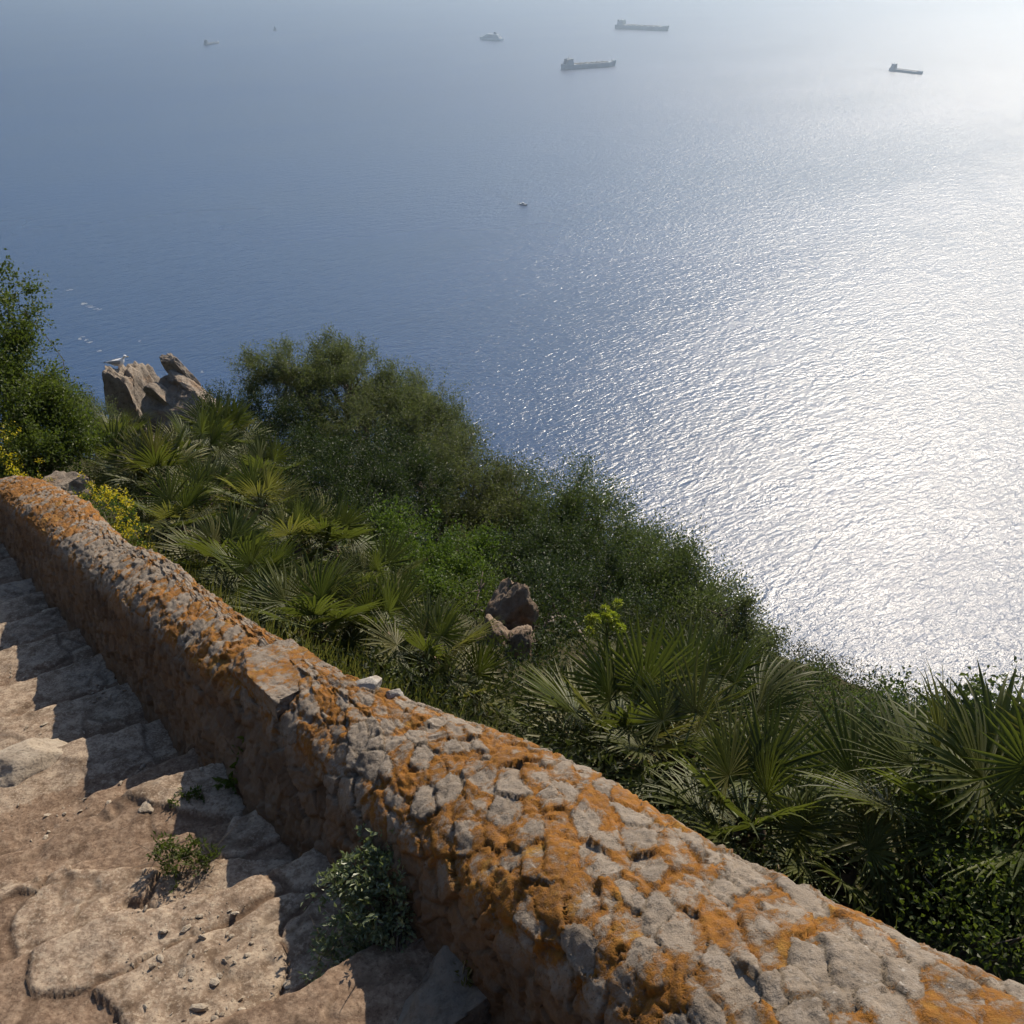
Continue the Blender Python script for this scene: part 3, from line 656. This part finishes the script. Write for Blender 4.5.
# ------------------------------------------------------------------ fan palms
M_FAN = mat_leaf('fan_palm_leaf', (.032, .044, .010), (.095, .106, .025), .38, .5, .26)
M_FANY = mat_leaf('yellowing_fan_palm_leaf', (.065, .070, .016), (.155, .145, .045), .4, .5, .28)
M_STRAW = mat_leaf('dry_straw_leaf', (.20, .15, .085), (.40, .32, .20), .25, .6, .3)
M_FIB = plain('fibrous_palm_trunk', (.11, .075, .05), .95, .45, 25)
M_PET = plain('palm_leaf_stalk', (.10, .12, .045), .6, .3, 8)
def fan_mesh(name, seed, mat, nseg=26, spread=118, rad=.36, pet=.27, droop=.12, split=.42):
    """one fan leaf: the stalk runs along +X from the crown, the fan opens at its end"""
    rs = np.random.RandomState(seed); V, F, T, MI = [], [], [], []; o = 0
    q = np.stack([np.linspace(0, pet, 6), rs.normal(size=6) * .004, -.05 * (np.linspace(0, 1, 6) ** 2) * pet], 1)
    tv, tf = tube(q, np.linspace(.007, .0045, 6), 5); V.append(tv); F += [tuple(x) for x in tf]; MI += [1] * len(tf); T.append(np.full(len(tv), .4)); o = len(tv)
    hub = q[-1]
    for i in range(nseg):
        k = (i + .5) / nseg * 2 - 1; ang = R(k * spread + rs.normal() * 1.6)
        L_ = rad * (1 - .28 * abs(k) ** 2) * (.92 + .16 * rs.rand()); wmax = .0125 * rad / .42 * (1 - .25 * abs(k)) * (.85 + .3 * rs.rand())
        st = np.array([0, .16, .34, split + .08, .68, .86, 1.0]); ww = np.array([.10, .42, .78, 1.0, .72, .36, .02]) * wmax
        lift = .30 * (1 - math.cos(ang * .8)) * .5 + .06
        dr = droop * (.4 + 1.3 * rs.rand()); bend = R(rs.normal() * 4)
        tone = np.clip(.5 + .25 * rs.normal() , 0, 1)
        for j, (a_, w_) in enumerate(zip(st, ww)):
            an = ang + bend * a_ * a_
            x_ = hub + L_ * a_ * np.array((math.cos(an), math.sin(an), lift * a_ - dr * a_ ** 3))
            sd_ = np.array((-math.sin(an), math.cos(an), 0)); fold = np.array((0, 0, 1.)) * w_ * .55
            V.append(np.stack([x_ + sd_ * w_ + fold, x_ - fold * .2, x_ - sd_ * w_ + fold])); T.append(np.full(3, np.clip(tone + .12 * (a_ > .8), 0, 1)))
            if j:
                b_ = o + j * 3
                F.append((b_ - 3, b_ - 2, b_ + 1, b_)); F.append((b_ - 2, b_ - 1, b_ + 2, b_ + 1)); MI += [0, 0]
        o += 21
    v = np.concatenate(V); me = mk(name, v, np.array(F), [mat, M_PET if mat is not M_STRAW else mat], attrs={'rnd': np.concatenate(T)}, mi=MI)
    d = me.data; bpy.data.objects.remove(me); return d
FAN = [fan_mesh('frond', 300 + i, M_FAN, 25 + i, 106 + 6 * i, droop=.06 + .05 * i) for i in range(4)]
FANY = [fan_mesh('frond', 320 + i, M_FANY, 23 + 2 * i, 116, droop=.10 + .06 * i) for i in range(2)]
DEAD = [fan_mesh('dry_frond', 340 + i, M_STRAW, 15 + 2 * i, 80, .36, .30, .55) for i in range(2)]
def trunk_mesh():
    rs = np.random.RandomState(5); m, n_ = 12, 12; v = []
    for i in range(m):
        for j in range(n_):
            an = j * 2 * math.pi / n_; r_ = .062 + .020 * ((i + j) % 2) + .01 * rs.rand() - .02 * (i / m)
            v.append((math.cos(an) * r_, math.sin(an) * r_, i / (m - 1)))
    f = [(i * n_ + j, i * n_ + (j + 1) % n_, (i + 1) * n_ + (j + 1) % n_, (i + 1) * n_ + j) for i in range(m - 1) for j in range(n_)]
    o = mk('trunk', np.array(v), np.array(f), M_FIB); d = o.data; bpy.data.objects.remove(o); return d
TRUNK = trunk_mesh()
def palm(label, u, v, t, nf=18, scale=1.0, seed=0, yellow=.2, dead=2, lo=-28, hi=78, fronds=None):
    c = P(u, v, t); g = terr_xy(c[0], c[1]); h = max(c[2] - g, .15)
    o = thing('fan_palm', label, 'palm', (c[0], c[1], c[2] - h), 'fan palms on the slope')
    tr = bpy.data.objects.new('trunk', TRUNK); COL.objects.link(tr); tr.parent = o; tr.scale = (1, 1, h + .03)
    rs = random.Random(seed)
    lst = []
    if fronds: lst = fronds
    else:
        for i in range(nf):
            k = (i + .5) / nf; lst.append((i * 137.5 + rs.uniform(-20, 20), hi + (lo - hi) * k ** .8 + rs.uniform(-8, 8), rs.uniform(-35, 35), rs.uniform(.82, 1.12)))
    for (az, el, roll, s_) in lst:
        y_ = rs.random() < yellow
        fr = bpy.data.objects.new('frond', rs.choice(FANY if y_ else FAN)); COL.objects.link(fr); fr.parent = o
        if y_: fr['label'] = 'yellowing frond'
        fr.location = (0, 0, h); fr.scale = (scale * s_,) * 3
        fr.rotation_euler = (Matrix.Rotation(R(az), 3, 'Z') @ Matrix.Rotation(R(-el), 3, 'Y') @ Matrix.Rotation(R(roll), 3, 'X')).to_euler()
    for i in range(dead):
        fr = bpy.data.objects.new('dry_frond', rs.choice(DEAD)); COL.objects.link(fr); fr.parent = o; fr['label'] = 'dry straw coloured frond'
        fr.location = (0, 0, h * .9); fr.scale = (scale,) * 3
        fr.rotation_euler = (Matrix.Rotation(R(rs.uniform(0, 360)), 3, 'Z') @ Matrix.Rotation(R(rs.uniform(20, 55)), 3, 'Y') @ Matrix.Rotation(R(rs.uniform(-40, 40)), 3, 'X')).to_euler()
PALMS = [
 ('fan palm pushing up fresh pointed fans right above the middle of the near wall', 748, 832, 4.3, dict(nf=15, seed=1, scale=.92, lo=0, hi=80, yellow=.1, dead=1)),
 ('big fan palm below the flower stalk with fans leaning left', 622, 742, 5.4, dict(nf=20, seed=2, scale=1.0, lo=-5, hi=80, yellow=.35)),
 ('fan palm with one broad upright fan right of the flower stalk', 712, 716, 6.0, dict(nf=11, seed=3, scale=1.0, lo=5, hi=75, yellow=.1, dead=0)),
 ('tall fan palm with big fans against the bright water at the right', 960, 826, 4.1, dict(nf=13, seed=4, scale=1.0, lo=0, hi=80, yellow=.15, dead=1)),
 ('fan palm cut off by the right edge of the picture', 1038, 826, 3.9, dict(nf=13, seed=5, scale=1.0, lo=0, hi=80, yellow=.15, dead=1)),
 ('fan palm spreading one flat wide fan to the left over the near wall', 886, 850, 4.5, dict(seed=6, scale=1.1, yellow=.3, dead=2, nf=12, lo=-10, hi=55)),
 ('small fan palm with bleached lower fans close behind the near wall', 838, 868, 4.0, dict(nf=9, seed=7, scale=.62, yellow=.5, dead=3, lo=-15, hi=60)),
 ('fan palm behind the pale capstone with stiff shining fans', 316, 630, 6.6, dict(nf=27, seed=8, scale=0.88, yellow=.2)),
 ('low grassy fan palm spilling toward the loose stones on the wall', 428, 664, 6.3, dict(nf=21, seed=9, scale=0.77, yellow=.25, dead=2)),
 ('fan palm directly behind the grey middle part of the wall', 224, 572, 8.0, dict(nf=27, seed=10, scale=0.95, yellow=.15)),
 ('fan palm with dead bleached stalks in the middle of the left slope', 262, 510, 9.6, dict(nf=21, seed=11, scale=0.90, yellow=.3, dead=6)),
 ('fan palm below the gull rock with its fans turned left into the sun', 160, 482, 11.2, dict(nf=27, seed=12, scale=1.08, yellow=.4)),
 ('dark fan palm at the foot of the leaning pinnacle', 222, 440, 14.2, dict(nf=24, seed=13, scale=1.12, yellow=.05, dead=1)),
 ('shaded fan palm under the dark green bush', 330, 548, 8.8, dict(nf=20, seed=14, scale=0.85, yellow=.1)),
 ('low fan palm at the left foot of the gull rock', 118, 442, 15.5, dict(nf=20, seed=15, scale=1.03, yellow=.3)),
 ('small fan palm just below the boulders among the bushes', 556, 738, 5.9, dict(nf=12, seed=16, scale=.7, yellow=.3, dead=2)),
 ('fan palm in the shade left of the sunlit fresh green bush', 372, 590, 8.4, dict(nf=17, seed=17, scale=0.77, yellow=.2)),
 ('young fan palm low behind the wall between two bigger palms', 680, 760, 5.0, dict(nf=12, seed=18, scale=.8, yellow=.3, dead=2)),
 ('fan palm with spread fans above the yellow flowers and the boulder', 205, 500, 10.2, dict(nf=20, seed=19, scale=0.85, yellow=.2)),
 ('fan palm wedged between the yellow flowers and the grey middle of the wall', 178, 528, 9.4, dict(nf=18, seed=31, scale=.9, yellow=.3, dead=3)),
 ('fan palm touching the wall where its top is greyest', 262, 592, 7.4, dict(nf=18, seed=32, scale=.8, yellow=.25, dead=3)),
 ('fan palm in the middle of the left slope with its fans shining', 292, 548, 8.6, dict(nf=18, seed=33, scale=.85, yellow=.3, dead=3)),
 ('dark fan palm just below the deep green bush', 196, 456, 12.4, dict(nf=18, seed=34, scale=1.05, yellow=.1, dead=2)),
 ('fan palm at the edge of the left evergreen bush above the boulder', 122, 470, 11.6, dict(nf=16, seed=35, scale=.95, yellow=.3, dead=3)),
 ('low fan palm behind the loose stones on the wall', 382, 640, 6.7, dict(nf=16, seed=36, scale=.75, yellow=.3, dead=3)),
 ('fan palm under the soft green bush left of the boulders', 462, 700, 6.3, dict(nf=14, seed=37, scale=.7, yellow=.3, dead=3)),
 ('shaded fan palm below the deep green bush, rightmost of the high ones', 268, 478, 12.2, dict(nf=18, seed=38, scale=1.0, yellow=.05, dead=2)),
]
for lab, u, v, t, k in PALMS: palm(lab, u, v, t, **k)

# ------------------------------------------------------------------ the flowering stalk, the plants on the path side
def stalk():
    top = P(605, 618, 5.3); g = np.array((top[0], top[1], terr_xy(top[0], top[1])))
    t = thing('flower_stalk', 'single stalk with round yellow green flower heads above a fan palm', 'plant', g)
    q = np.stack([g + (top - g) * k + np.array((.03 * math.sin(3 * k), 0, 0)) for k in np.linspace(0, 1, 10)])
    child('stem', *tube(q, np.linspace(.010, .005, 10), 6), M_PET, t)
    rs = np.random.RandomState(8)
    for k in range(11):
        e = top + np.array((rs.uniform(-.09, .09), rs.uniform(-.06, .06), rs.uniform(-.09, .07)))
        child('flower_stem', *tube(np.stack([q[-2], (q[-2] + e) / 2 + np.array((0, 0, .01)), e]), .0025, 4), M_PET, t)
        d = rs.normal(size=(90, 3)); d /= np.linalg.norm(d, axis=1)[:, None]
        v, f = leaves(e + d * .014, d, np.array([0, 0, 1.]), .018, .012, rs, jit=.3)
        child('flower_head', v, f, M_UMB, t, smooth=False, attrs={'rnd': rs.rand(len(v))})
M_UMB = mat_leaf('yellow_green_flower_head', (.15, .20, .02), (.36, .38, .05), .3)
stalk()
pb = solve_path(402, 960); 
woody('shrub', 'bushy small leaved plant growing at the foot of the wall on the path side', 'shrub',
      [(404, 850, 2.5, 20), (398, 872, 2.5, 26), (366, 872, 2.5, 26), (345, 892, 2.56, 18), (398, 900, 2.44, 34), (424, 905, 2.44, 22), (360, 935, 2.46, 28), (392, 950, 2.42, 24), (334, 962, 2.42, 16), (372, 968, 2.40, 14), (442, 910, 2.42, 12)],
      M_GREYG, 401, L=.017, W=.0085, per=17000, nl=12, tw=.035, r0=.004, base=pb, dry=.04, woodname='stems', leafname='foliage', gap=.05, group='plants on the path side')
def dep(p): return float(p[1] / ray(512, 512)[1]) if False else float(np.linalg.norm(p - np.array((0, 0, Z0))))
def on_ray(lst, p, du=0, dv=0):
    out = []
    for (u, v, r_) in lst: out.append((u, v, float(np.linalg.norm(p - np.array((0, 0, Z0))) / np.linalg.norm(ray(u, v))), r_))
    return out
pw = solve_path(180, 882)
woody('weed', 'small feathery green weed growing between the path stones', 'plant',
      on_ray([(180, 868, 12), (168, 862, 9), (198, 862, 9), (190, 850, 5), (165, 848, 4), (206, 858, 6)], pw),
      M_GREEN, 402, L=.016, W=.006, per=9000, nl=14, tw=.03, r0=.0022, base=pw, dry=.5, woodname='stems', leafname='foliage', gap=.1, group='plants on the path side')
pw = solve_path(243, 792)
woody('weed', 'bright leaved weed in the shade at the wall foot', 'plant',
      on_ray([(243, 768, 9), (250, 778, 8), (237, 782, 7), (252, 752, 4)], pw),
      M_BRIGHT, 403, L=.030, W=.015, per=4000, nl=8, tw=.035, r0=.002, base=pw, dry=.5, woodname='stems', leafname='foliage', group='plants on the path side')
pw = solve_path(190, 800)
woody('weed', 'low creeping weed at the shadow edge of a step near the wall', 'plant',
      on_ray([(190, 798, 6), (178, 803, 5), (200, 794, 5)], pw),
      M_GREEN, 404, L=.014, W=.007, per=9000, nl=10, tw=.02, r0=.0015, base=pw, dry=.4, woodname='stems', leafname='foliage', group='plants on the path side')
def dry_weed():
    g = solve_path(505, 1000); rs = np.random.RandomState(4); g = P(505, 935, 2.2)
    s_, a_ = sa(g[0], g[1]); g = np.array((*xy(np.array(s_), np.array(.70)), pz(s_) + .10))
    t = thing('dry_weed', 'sprawling dry weed hanging from the shaded face of the near wall', 'plant', g)
    T_, LP, LD = [], [], []
    for (u, v, d) in ((440, 908, 2.38), (462, 925, 2.32), (480, 895, 2.28), (500, 905, 2.2), (515, 925, 2.2), (520, 900, 2.2), (488, 940, 2.2)):
        e = P(u, v, d); m = (g + e) / 2 + np.array((0, 0, .05)); q = np.stack([(1 - k) ** 2 * g + 2 * k * (1 - k) * m + k * k * e for k in np.linspace(0, 1, 8)])
        T_.append((q, np.linspace(.0022, .001, 8)))
        for _ in range(14): i = rs.randint(2, 8); LP.append(q[i] + rs.normal(size=3) * .006); LD.append(rs.normal(size=3) * .5 + np.array((0, 0, .4)))
    child('stems', *tubes(T_, 4), M_STRAW, t, attrs={'rnd': np.full(sum(len(q[0]) * 4 for q in T_), .4)})
    v, f = leaves(np.array(LP), np.array(LD), np.array([0, 0, 1.]), .020, .007, rs)
    child('foliage', v, f, M_FANY, t, smooth=False, attrs={'rnd': rs.rand(len(v))})
dry_weed()

# ------------------------------------------------------------------ undergrowth over the slope: grass blades and small leaves beyond count
def undergrowth():
    rs = np.random.RandomState(9); n_ = 26000
    s_ = -3 + 36 * rs.rand(n_) ** 1.25; a_ = 1.32 + 15 * rs.rand(n_) ** 1.3
    k = rs.rand(n_) < .12; s_[k] = 9.3 + 10 * rs.rand(k.sum()); a_[k] = -2.5 + 4 * rs.rand(k.sum())
    z_ = terr(s_, a_); c = np.concatenate([xy(s_, a_), z_[:, None]], 1)
    hgt = .10 + .30 * sstep(-.2, .5, fbm(np.stack([s_ * .8, a_ * .8, s_ * 0], -1), 3, 31)) * sstep(0, .8, a_ - 1.3)
    m = 14; pos = np.repeat(c, m, 0); hh = np.repeat(hgt, m); pos = pos + rs.normal(size=pos.shape) * np.array((.07, .07, .0)); pos[:, 2] += hh * rs.rand(len(pos)) ** .8
    tone = np.repeat(np.clip(.5 + .5 * fbm(c * 1.2, 3, 36), 0, 1), m)
    v, f = leaves(pos, np.tile([[0, 0, .8]], (len(pos), 1)), np.array([0, 0, 1.]), .045, .017, rs, jit=.7)
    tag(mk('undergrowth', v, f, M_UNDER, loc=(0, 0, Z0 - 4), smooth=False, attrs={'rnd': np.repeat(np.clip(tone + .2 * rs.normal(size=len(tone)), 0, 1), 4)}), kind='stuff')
    # dry grass close behind the wall
    n_ = 5200; s_ = -2 + 12 * rs.rand(n_); a_ = 1.30 + .9 * rs.rand(n_) ** 1.5; c = np.concatenate([xy(s_, a_), terr(s_, a_)[:, None]], 1)
    v, f = leaves(c, np.tile([[.1, -.1, 1.2]], (n_, 1)), np.array([0, 0, 1.]), .26, .007, rs, jit=.35)
    k = rs.rand(n_)
    tag(mk('dry_grass', v, f, M_FANY, loc=(0, 0, Z0 - 3), smooth=False, attrs={'rnd': np.repeat(k, 4)}), kind='stuff')
undergrowth()

# ------------------------------------------------------------------ gull
def loft(sections, n_=14):
    """sections: (x, z, half width, half height)"""
    v = [(x, math.cos(a_) * w_, z + math.sin(a_) * h_) for (x, z, w_, h_) in sections for a_ in np.arange(n_) * 2 * math.pi / n_]
    f = [(i * n_ + j, i * n_ + (j + 1) % n_, (i + 1) * n_ + (j + 1) % n_, (i + 1) * n_ + j) for i in range(len(sections) - 1) for j in range(n_)]
    f.append(tuple(range(n_ - 1, -1, -1))); f.append(tuple((len(sections) - 1) * n_ + j for j in range(n_))); return np.array(v), f
def gull():
    wht = plain('white_feathers', (.80, .79, .77), .7, .05); gry = plain('grey_wing_feathers', (.26, .27, .29), .7, .1); blk = plain('black_wing_tips', (.03, .03, .03), .6, .1); yel = plain('yellow_beak', (.60, .38, .04), .5, .1); pnk = plain('pink_leg', (.45, .25, .2), .6, .1)
    g = P(117, 360, 24.05); k_ = np.hypot(ROCK_V[:, 0] - g[0], ROCK_V[:, 1] - g[1]) < .12; g[2] = ROCK_V[k_, 2].max() - .05
    t = thing('gull', 'white gull with grey wings resting on the flat top of the rock', 'gull', g)
    body = [(-.25, .135, .012, .006), (-.19, .13, .035, .016), (-.13, .125, .06, .045), (-.05, .122, .080, .072), (.03, .128, .084, .085), (.10, .150, .075, .085), (.145, .19, .056, .075), (.155, .235, .040, .050), (.168, .268, .038, .040), (.195, .278, .034, .034), (.222, .274, .020, .022), (.238, .270, .008, .012)]
    v, f = loft(body); child('body', v + g, f, wht, t)
    for s_ in (-1, 1):
        wv, wf = loft([(-.29, .128, .008, .006), (-.22, .135, .020, .016), (-.12, .145, .028, .038), (0, .15, .028, .056), (.07, .155, .020, .050), (.115, .16, .006, .02)])
        wv[:, 1] += s_ * np.interp(wv[:, 0], [-.29, -.2, -.05, .03, .115], [.008, .03, .064, .070, .058])
        w_ = child('wing', wv + g, wf, gry, t)
        tv, tf = loft([(-.32, .122, .004, .004), (-.27, .128, .010, .009), (-.22, .136, .006, .01)]); tv[:, 1] += s_ * .018
        child('wing_tip', tv + g, tf, blk, t)
        lv, lf = tube(np.array([(.02, s_ * .03, .06), (.015, s_ * .03, .0), (.05, s_ * .03, -.01)]), .006, 6); child('leg', lv + g, lf, pnk, t)
        ev_, ef_ = ICO[3]; child('eye', ev_ * .005 + g + np.array((.202, s_ * .031, .285)), ef_, blk, t)
    bv, bf = loft([(.230, .270, .008, .011), (.26, .267, .006, .009), (.280, .260, .003, .006)]); child('beak', bv + g, bf, yel, t)
gull()

# ------------------------------------------------------------------ ships, boats and foam
def sea_at(u, v): d = ray(u, v); t = -Z0 / d[2]; return np.array((d[0] * t, d[1] * t, 0.0)), t
M_HULL = plain('haze_paled_hull', (.36, .37, .39), .6, .15, .05); M_DECK = plain('grey_brown_deck', (.15, .13, .12), .8, .15, .05)  # hull colour lightened so ships fade as if in thicker haze
M_SUP = plain('ship_white_paint', (.74, .74, .73), .5, .05, .05); M_GREYP = plain('grey_ship_paint', (.42, .42, .43), .5, .05, .05); M_GLS = plain('dark_ship_windows', (.03, .035, .04), .2, .1, .1); M_FUN = plain('ship_funnel_paint', (.10, .11, .16), .6, .1, .1)
def hull(L_, B_, D_, mat, par, flare=1.0, M=None):
    xs = np.linspace(-.5, .5, 25); n_ = 9; V = []
    for x in xs:
        w_ = B_ / 2 * min(1, (1 - sstep(.30, .50, x)) * .97 + .03) * (1 - .25 * sstep(-.42, -.5, x))
        sh = D_ * (1 + .28 * sstep(.36, .5, x) * flare + .06 * sstep(-.35, -.5, x))
        for k in range(n_):
            a_ = k / (n_ - 1); yy = -1 + 2 * a_
            V.append((x * L_ + (L_ * .02 if x > .49 else 0) * (abs(yy)), w_ * yy, sh))
        for k in range(n_):
            yy = 1 - 2 * k / (n_ - 1); V.append((x * L_, w_ * yy * .92, -1.5))
    m = 2 * n_; f = []
    for i in range(len(xs) - 1):
        for j in range(m): f.append((i * m + j, (i + 1) * m + j, (i + 1) * m + (j + 1) % m, i * m + (j + 1) % m))
    f.append(tuple(range(m))); f.append(tuple((len(xs) - 1) * m + j for j in range(m - 1, -1, -1)))
    return np.array(V), f
def place(o_v, p, h): c, s_ = math.cos(h), math.sin(h); v = np.asarray(o_v, float); return np.stack([v[:, 0] * c - v[:, 1] * s_ + p[0], v[:, 0] * s_ + v[:, 1] * c + p[1], v[:, 2] + p[2]], -1)
def ship(label, cat, px0, px1, kind, B_, D_, name='cargo_ship', group='ships far out on the water'):
    a_, _ = sea_at(*px0); b_, _ = sea_at(*px1); L_ = float(np.linalg.norm(b_ - a_)); h = math.atan2(b_[1] - a_[1], b_[0] - a_[0]); p = (a_ + b_) / 2
    t = thing(name, label, cat, p, group)
    def part(n_, v, f, m): return child(n_, place(v, p, h), f, m, t, smooth=False)
    part('hull', *hull(L_, B_, D_, M_HULL if kind != 'ferry' else M_SUP, t), M_HULL if kind != 'ferry' else M_SUP)
    if kind in ('bulk', 'tanker', 'coaster'):
        x0 = -.40 * L_; hs = D_ * 1.05 if kind != 'coaster' else D_ * 1.7
        m = MB()
        for k in range(4): m.box((x0 + .004 * L_ * k, 0, D_ + hs * k / 4), (L_ * (.12 - .012 * k), B_ * (.86 - .06 * k), hs / 4 - .15))
        m.box((x0 + .03 * L_, 0, D_ + hs), (L_ * .035, B_ * 1.02, hs * .16)); m.tube([(x0, 0, D_ + hs), (x0, 0, D_ + hs * 1.55)], .5)
        part('superstructure', m.v, m.f, M_GREYP)
        m = MB()
        for k in range(4): m.box((x0 + L_ * (.0615 - .002 * k), 0, D_ + hs * (k + .42) / 4), (.25, B_ * (.74 - .06 * k), hs * .07))
        part('windows', m.v, m.f, M_GLS)
        m = MB().box((x0 - L_ * .055, 0, D_), (L_ * .035, B_ * .25, hs * 1.15), .8); part('funnel', m.v, m.f, M_FUN)
        if kind == 'bulk':
            for k in range(6):
                x_ = -.24 * L_ + k * .107 * L_; m = MB().box((x_, 0, D_ + .05), (L_ * .075, B_ * .6, D_ * .16), .94); part('hatch', m.v, m.f, M_DECK)
        else:
            m = MB()
            for yy in (-.12, 0, .12): m.tube([(-.3 * L_, yy * B_, D_ + D_ * .18), (.40 * L_, yy * B_, D_ + D_ * .18)], D_ * .05)
            for k in range(8): m.box((-.28 * L_ + k * .09 * L_, 0, D_ + .02), (L_ * .008, B_ * .4, D_ * .14))
            part('deck_pipes', m.v, m.f, M_DECK)
        m = MB().tube([(.42 * L_, 0, D_), (.42 * L_, 0, D_ * 2.2)], [.6, .3]); m.box((.465 * L_, 0, D_ * 1.1), (L_ * .045, B_ * .35, D_ * .22), .7); part('foremast', m.v, m.f, M_SUP)
    else:
        m = MB()
        for k in range(4): m.box((-.03 * L_ - .02 * L_ * k, 0, D_ + 2.8 * k), (L_ * (.80 - .10 * k), B_ * (.94 - .06 * k), 2.7), .97, -.4)
        part('superstructure', m.v, m.f, M_SUP)
        m = MB()
        for k in range(3): m.box((-.03 * L_ - .02 * L_ * k, 0, D_ + 2.8 * k + 1.1), (L_ * (.78 - .10 * k), B_ * (.955 - .06 * k), .9))
        part('windows', m.v, m.f, M_GLS)
        m = MB().box((-.18 * L_, 0, D_ + 11.1), (L_ * .09, B_ * .3, 6), .75, -1.2); part('funnel', m.v, m.f, M_FUN)
        m = MB().tube([(.08 * L_, 0, D_ + 11), (.07 * L_, 0, D_ + 19)], [.5, .2]); part('mast', m.v, m.f, M_SUP)
    return t
ship('long dark cargo ship nearest the middle top, its bow pointing right', 'ship', (563, 69.5), (615, 66), 'bulk', 27, 11)
ship('farthest long cargo ship at the very top, above the other dark one', 'ship', (616, 28.5), (668, 31), 'bulk', 31, 13)
ship('short small tanker steaming through the bright glitter at the top right', 'ship', (890, 70.5), (922, 74.5), 'coaster', 14, 5.5, 'tanker')
ship('white topped ferry left of the cargo ships near the top', 'ship', (502, 41), (480, 39.5), 'ferry', 17, 7, 'ferry')
ship('faint hazy vessel far away at the upper left, the longer of two specks', 'ship', (205, 45.5), (219, 43.5), 'coaster', 12, 5, 'coaster')
def sail():
    p, _ = sea_at(275, 31); t = thing('sailing_boat', 'tiny dark upright speck of a sailing boat at the top left', 'boat', p)
    v, f = hull(14, 4.2, 1.4, M_HULL, t); child('hull', place(v, p, .5), f, M_HULL, t, smooth=False)
    m = MB().tube([(.5, 0, 1.2), (.5, 0, 19)], [.14, .07]); child('mast', place(m.v, p, .5), m.f, M_HULL, t)
    for (x0, x1, z1) in ((.3, -6, 17.5), (.8, 6.4, 15)):
        vv = [(x0, -.03, 2.4), (x1, .5, 2.4), (x0, -.03, z1), (x0, .03, 2.4), (x1, .56, 2.4), (x0, .03, z1)]
        child('sail', place(vv, p, .5), [(0, 1, 2), (3, 5, 4), (0, 3, 4, 1), (1, 4, 5, 2), (2, 5, 3, 0)], plain('sail_cloth', (.35, .35, .36), .8, .05), t, smooth=False)
sail()
def motor():
    p, _ = sea_at(523.5, 205); h = -.55; t = thing('motorboat', 'small dark motorboat alone on the blue water below the big ships', 'boat', p)
    v, f = hull(11, 3.4, 1.5, M_HULL, t); child('hull', place(v, p, h), f, M_HULL, t, smooth=False)
    m = MB().box((-.6, 0, 1.5), (3.6, 2.4, 1.4), .8, -.25); child('cabin', place(m.v, p, h), m.f, M_SUP, t, smooth=False)
    m = MB().box((-.55, 0, 2.05), (3.3, 2.46, .5), .95, -.06); child('windows', place(m.v, p, h), m.f, M_GLS, t, smooth=False)
motor()
def foam():
    rs = np.random.RandomState(15); V, F, o = [], [], 0
    def patch(p, L_, W_, h, z=.12):
        nonlocal o
        n_ = 26; an = np.arange(n_) * 2 * math.pi / n_; r_ = 1 + .5 * vnoise(np.stack([np.cos(an) * 2, np.sin(an) * 2, an * 0 + rs.rand() * 50], 1), 3)
        v = np.stack([np.cos(an) * r_ * L_, np.sin(an) * r_ * W_, an * 0 + z], 1); V.append(place(np.concatenate([v, [[0, 0, z + .1]]]), p, h)); F.extend([(o + i, o + (i + 1) % n_, o + n_) for i in range(n_)]); o += n_ + 1
    for (u, v_, L_, W_) in ((70, 290, 2.2, 3.0), (83, 304, 2.6, 3), (90, 307, 4, 2), (97, 309, 3, 1.6), (81, 338, 2.4, 2), (86, 340, 1.6, 1.6), (92, 342, 3.0, 1.6), (99, 352, 1.6, 1.6), (140, 341, 1.8, 1.4), (203, 372, 1.6, 1.4)):
        p, t = sea_at(u, v_); 
        for _ in range(3): patch(p + np.array((*(rs.normal(size=2) * (1.6, 1.2)), 0)), L_ * (.4 + .5 * rs.rand()), W_ * (.3 + .4 * rs.rand()), rs.rand())
    for i in range(26):
        k = i / 26; p, _ = sea_at(520 - 40 * k ** 1.3, 204.6 - 17 * k ** 1.2); patch(p, 1.5 + 2 * rs.rand(), .2 + .35 * rs.rand(), -.5 + rs.normal() * .2)
    for i in range(24):
        k = i / 24; p, _ = sea_at(889 - 17 * k, 71 - 2.5 * k); patch(p, 9, 1.5 + 1.5 * rs.rand(), -.6 + rs.normal() * .1)
    fm = N('sea_foam'); m_ = fm.done(fm.bsdf((.24, .27, .31), .8))
    tag(mk('foam', np.concatenate(V), F, m_, loc=(0, 0, 0)), kind='stuff')
foam()
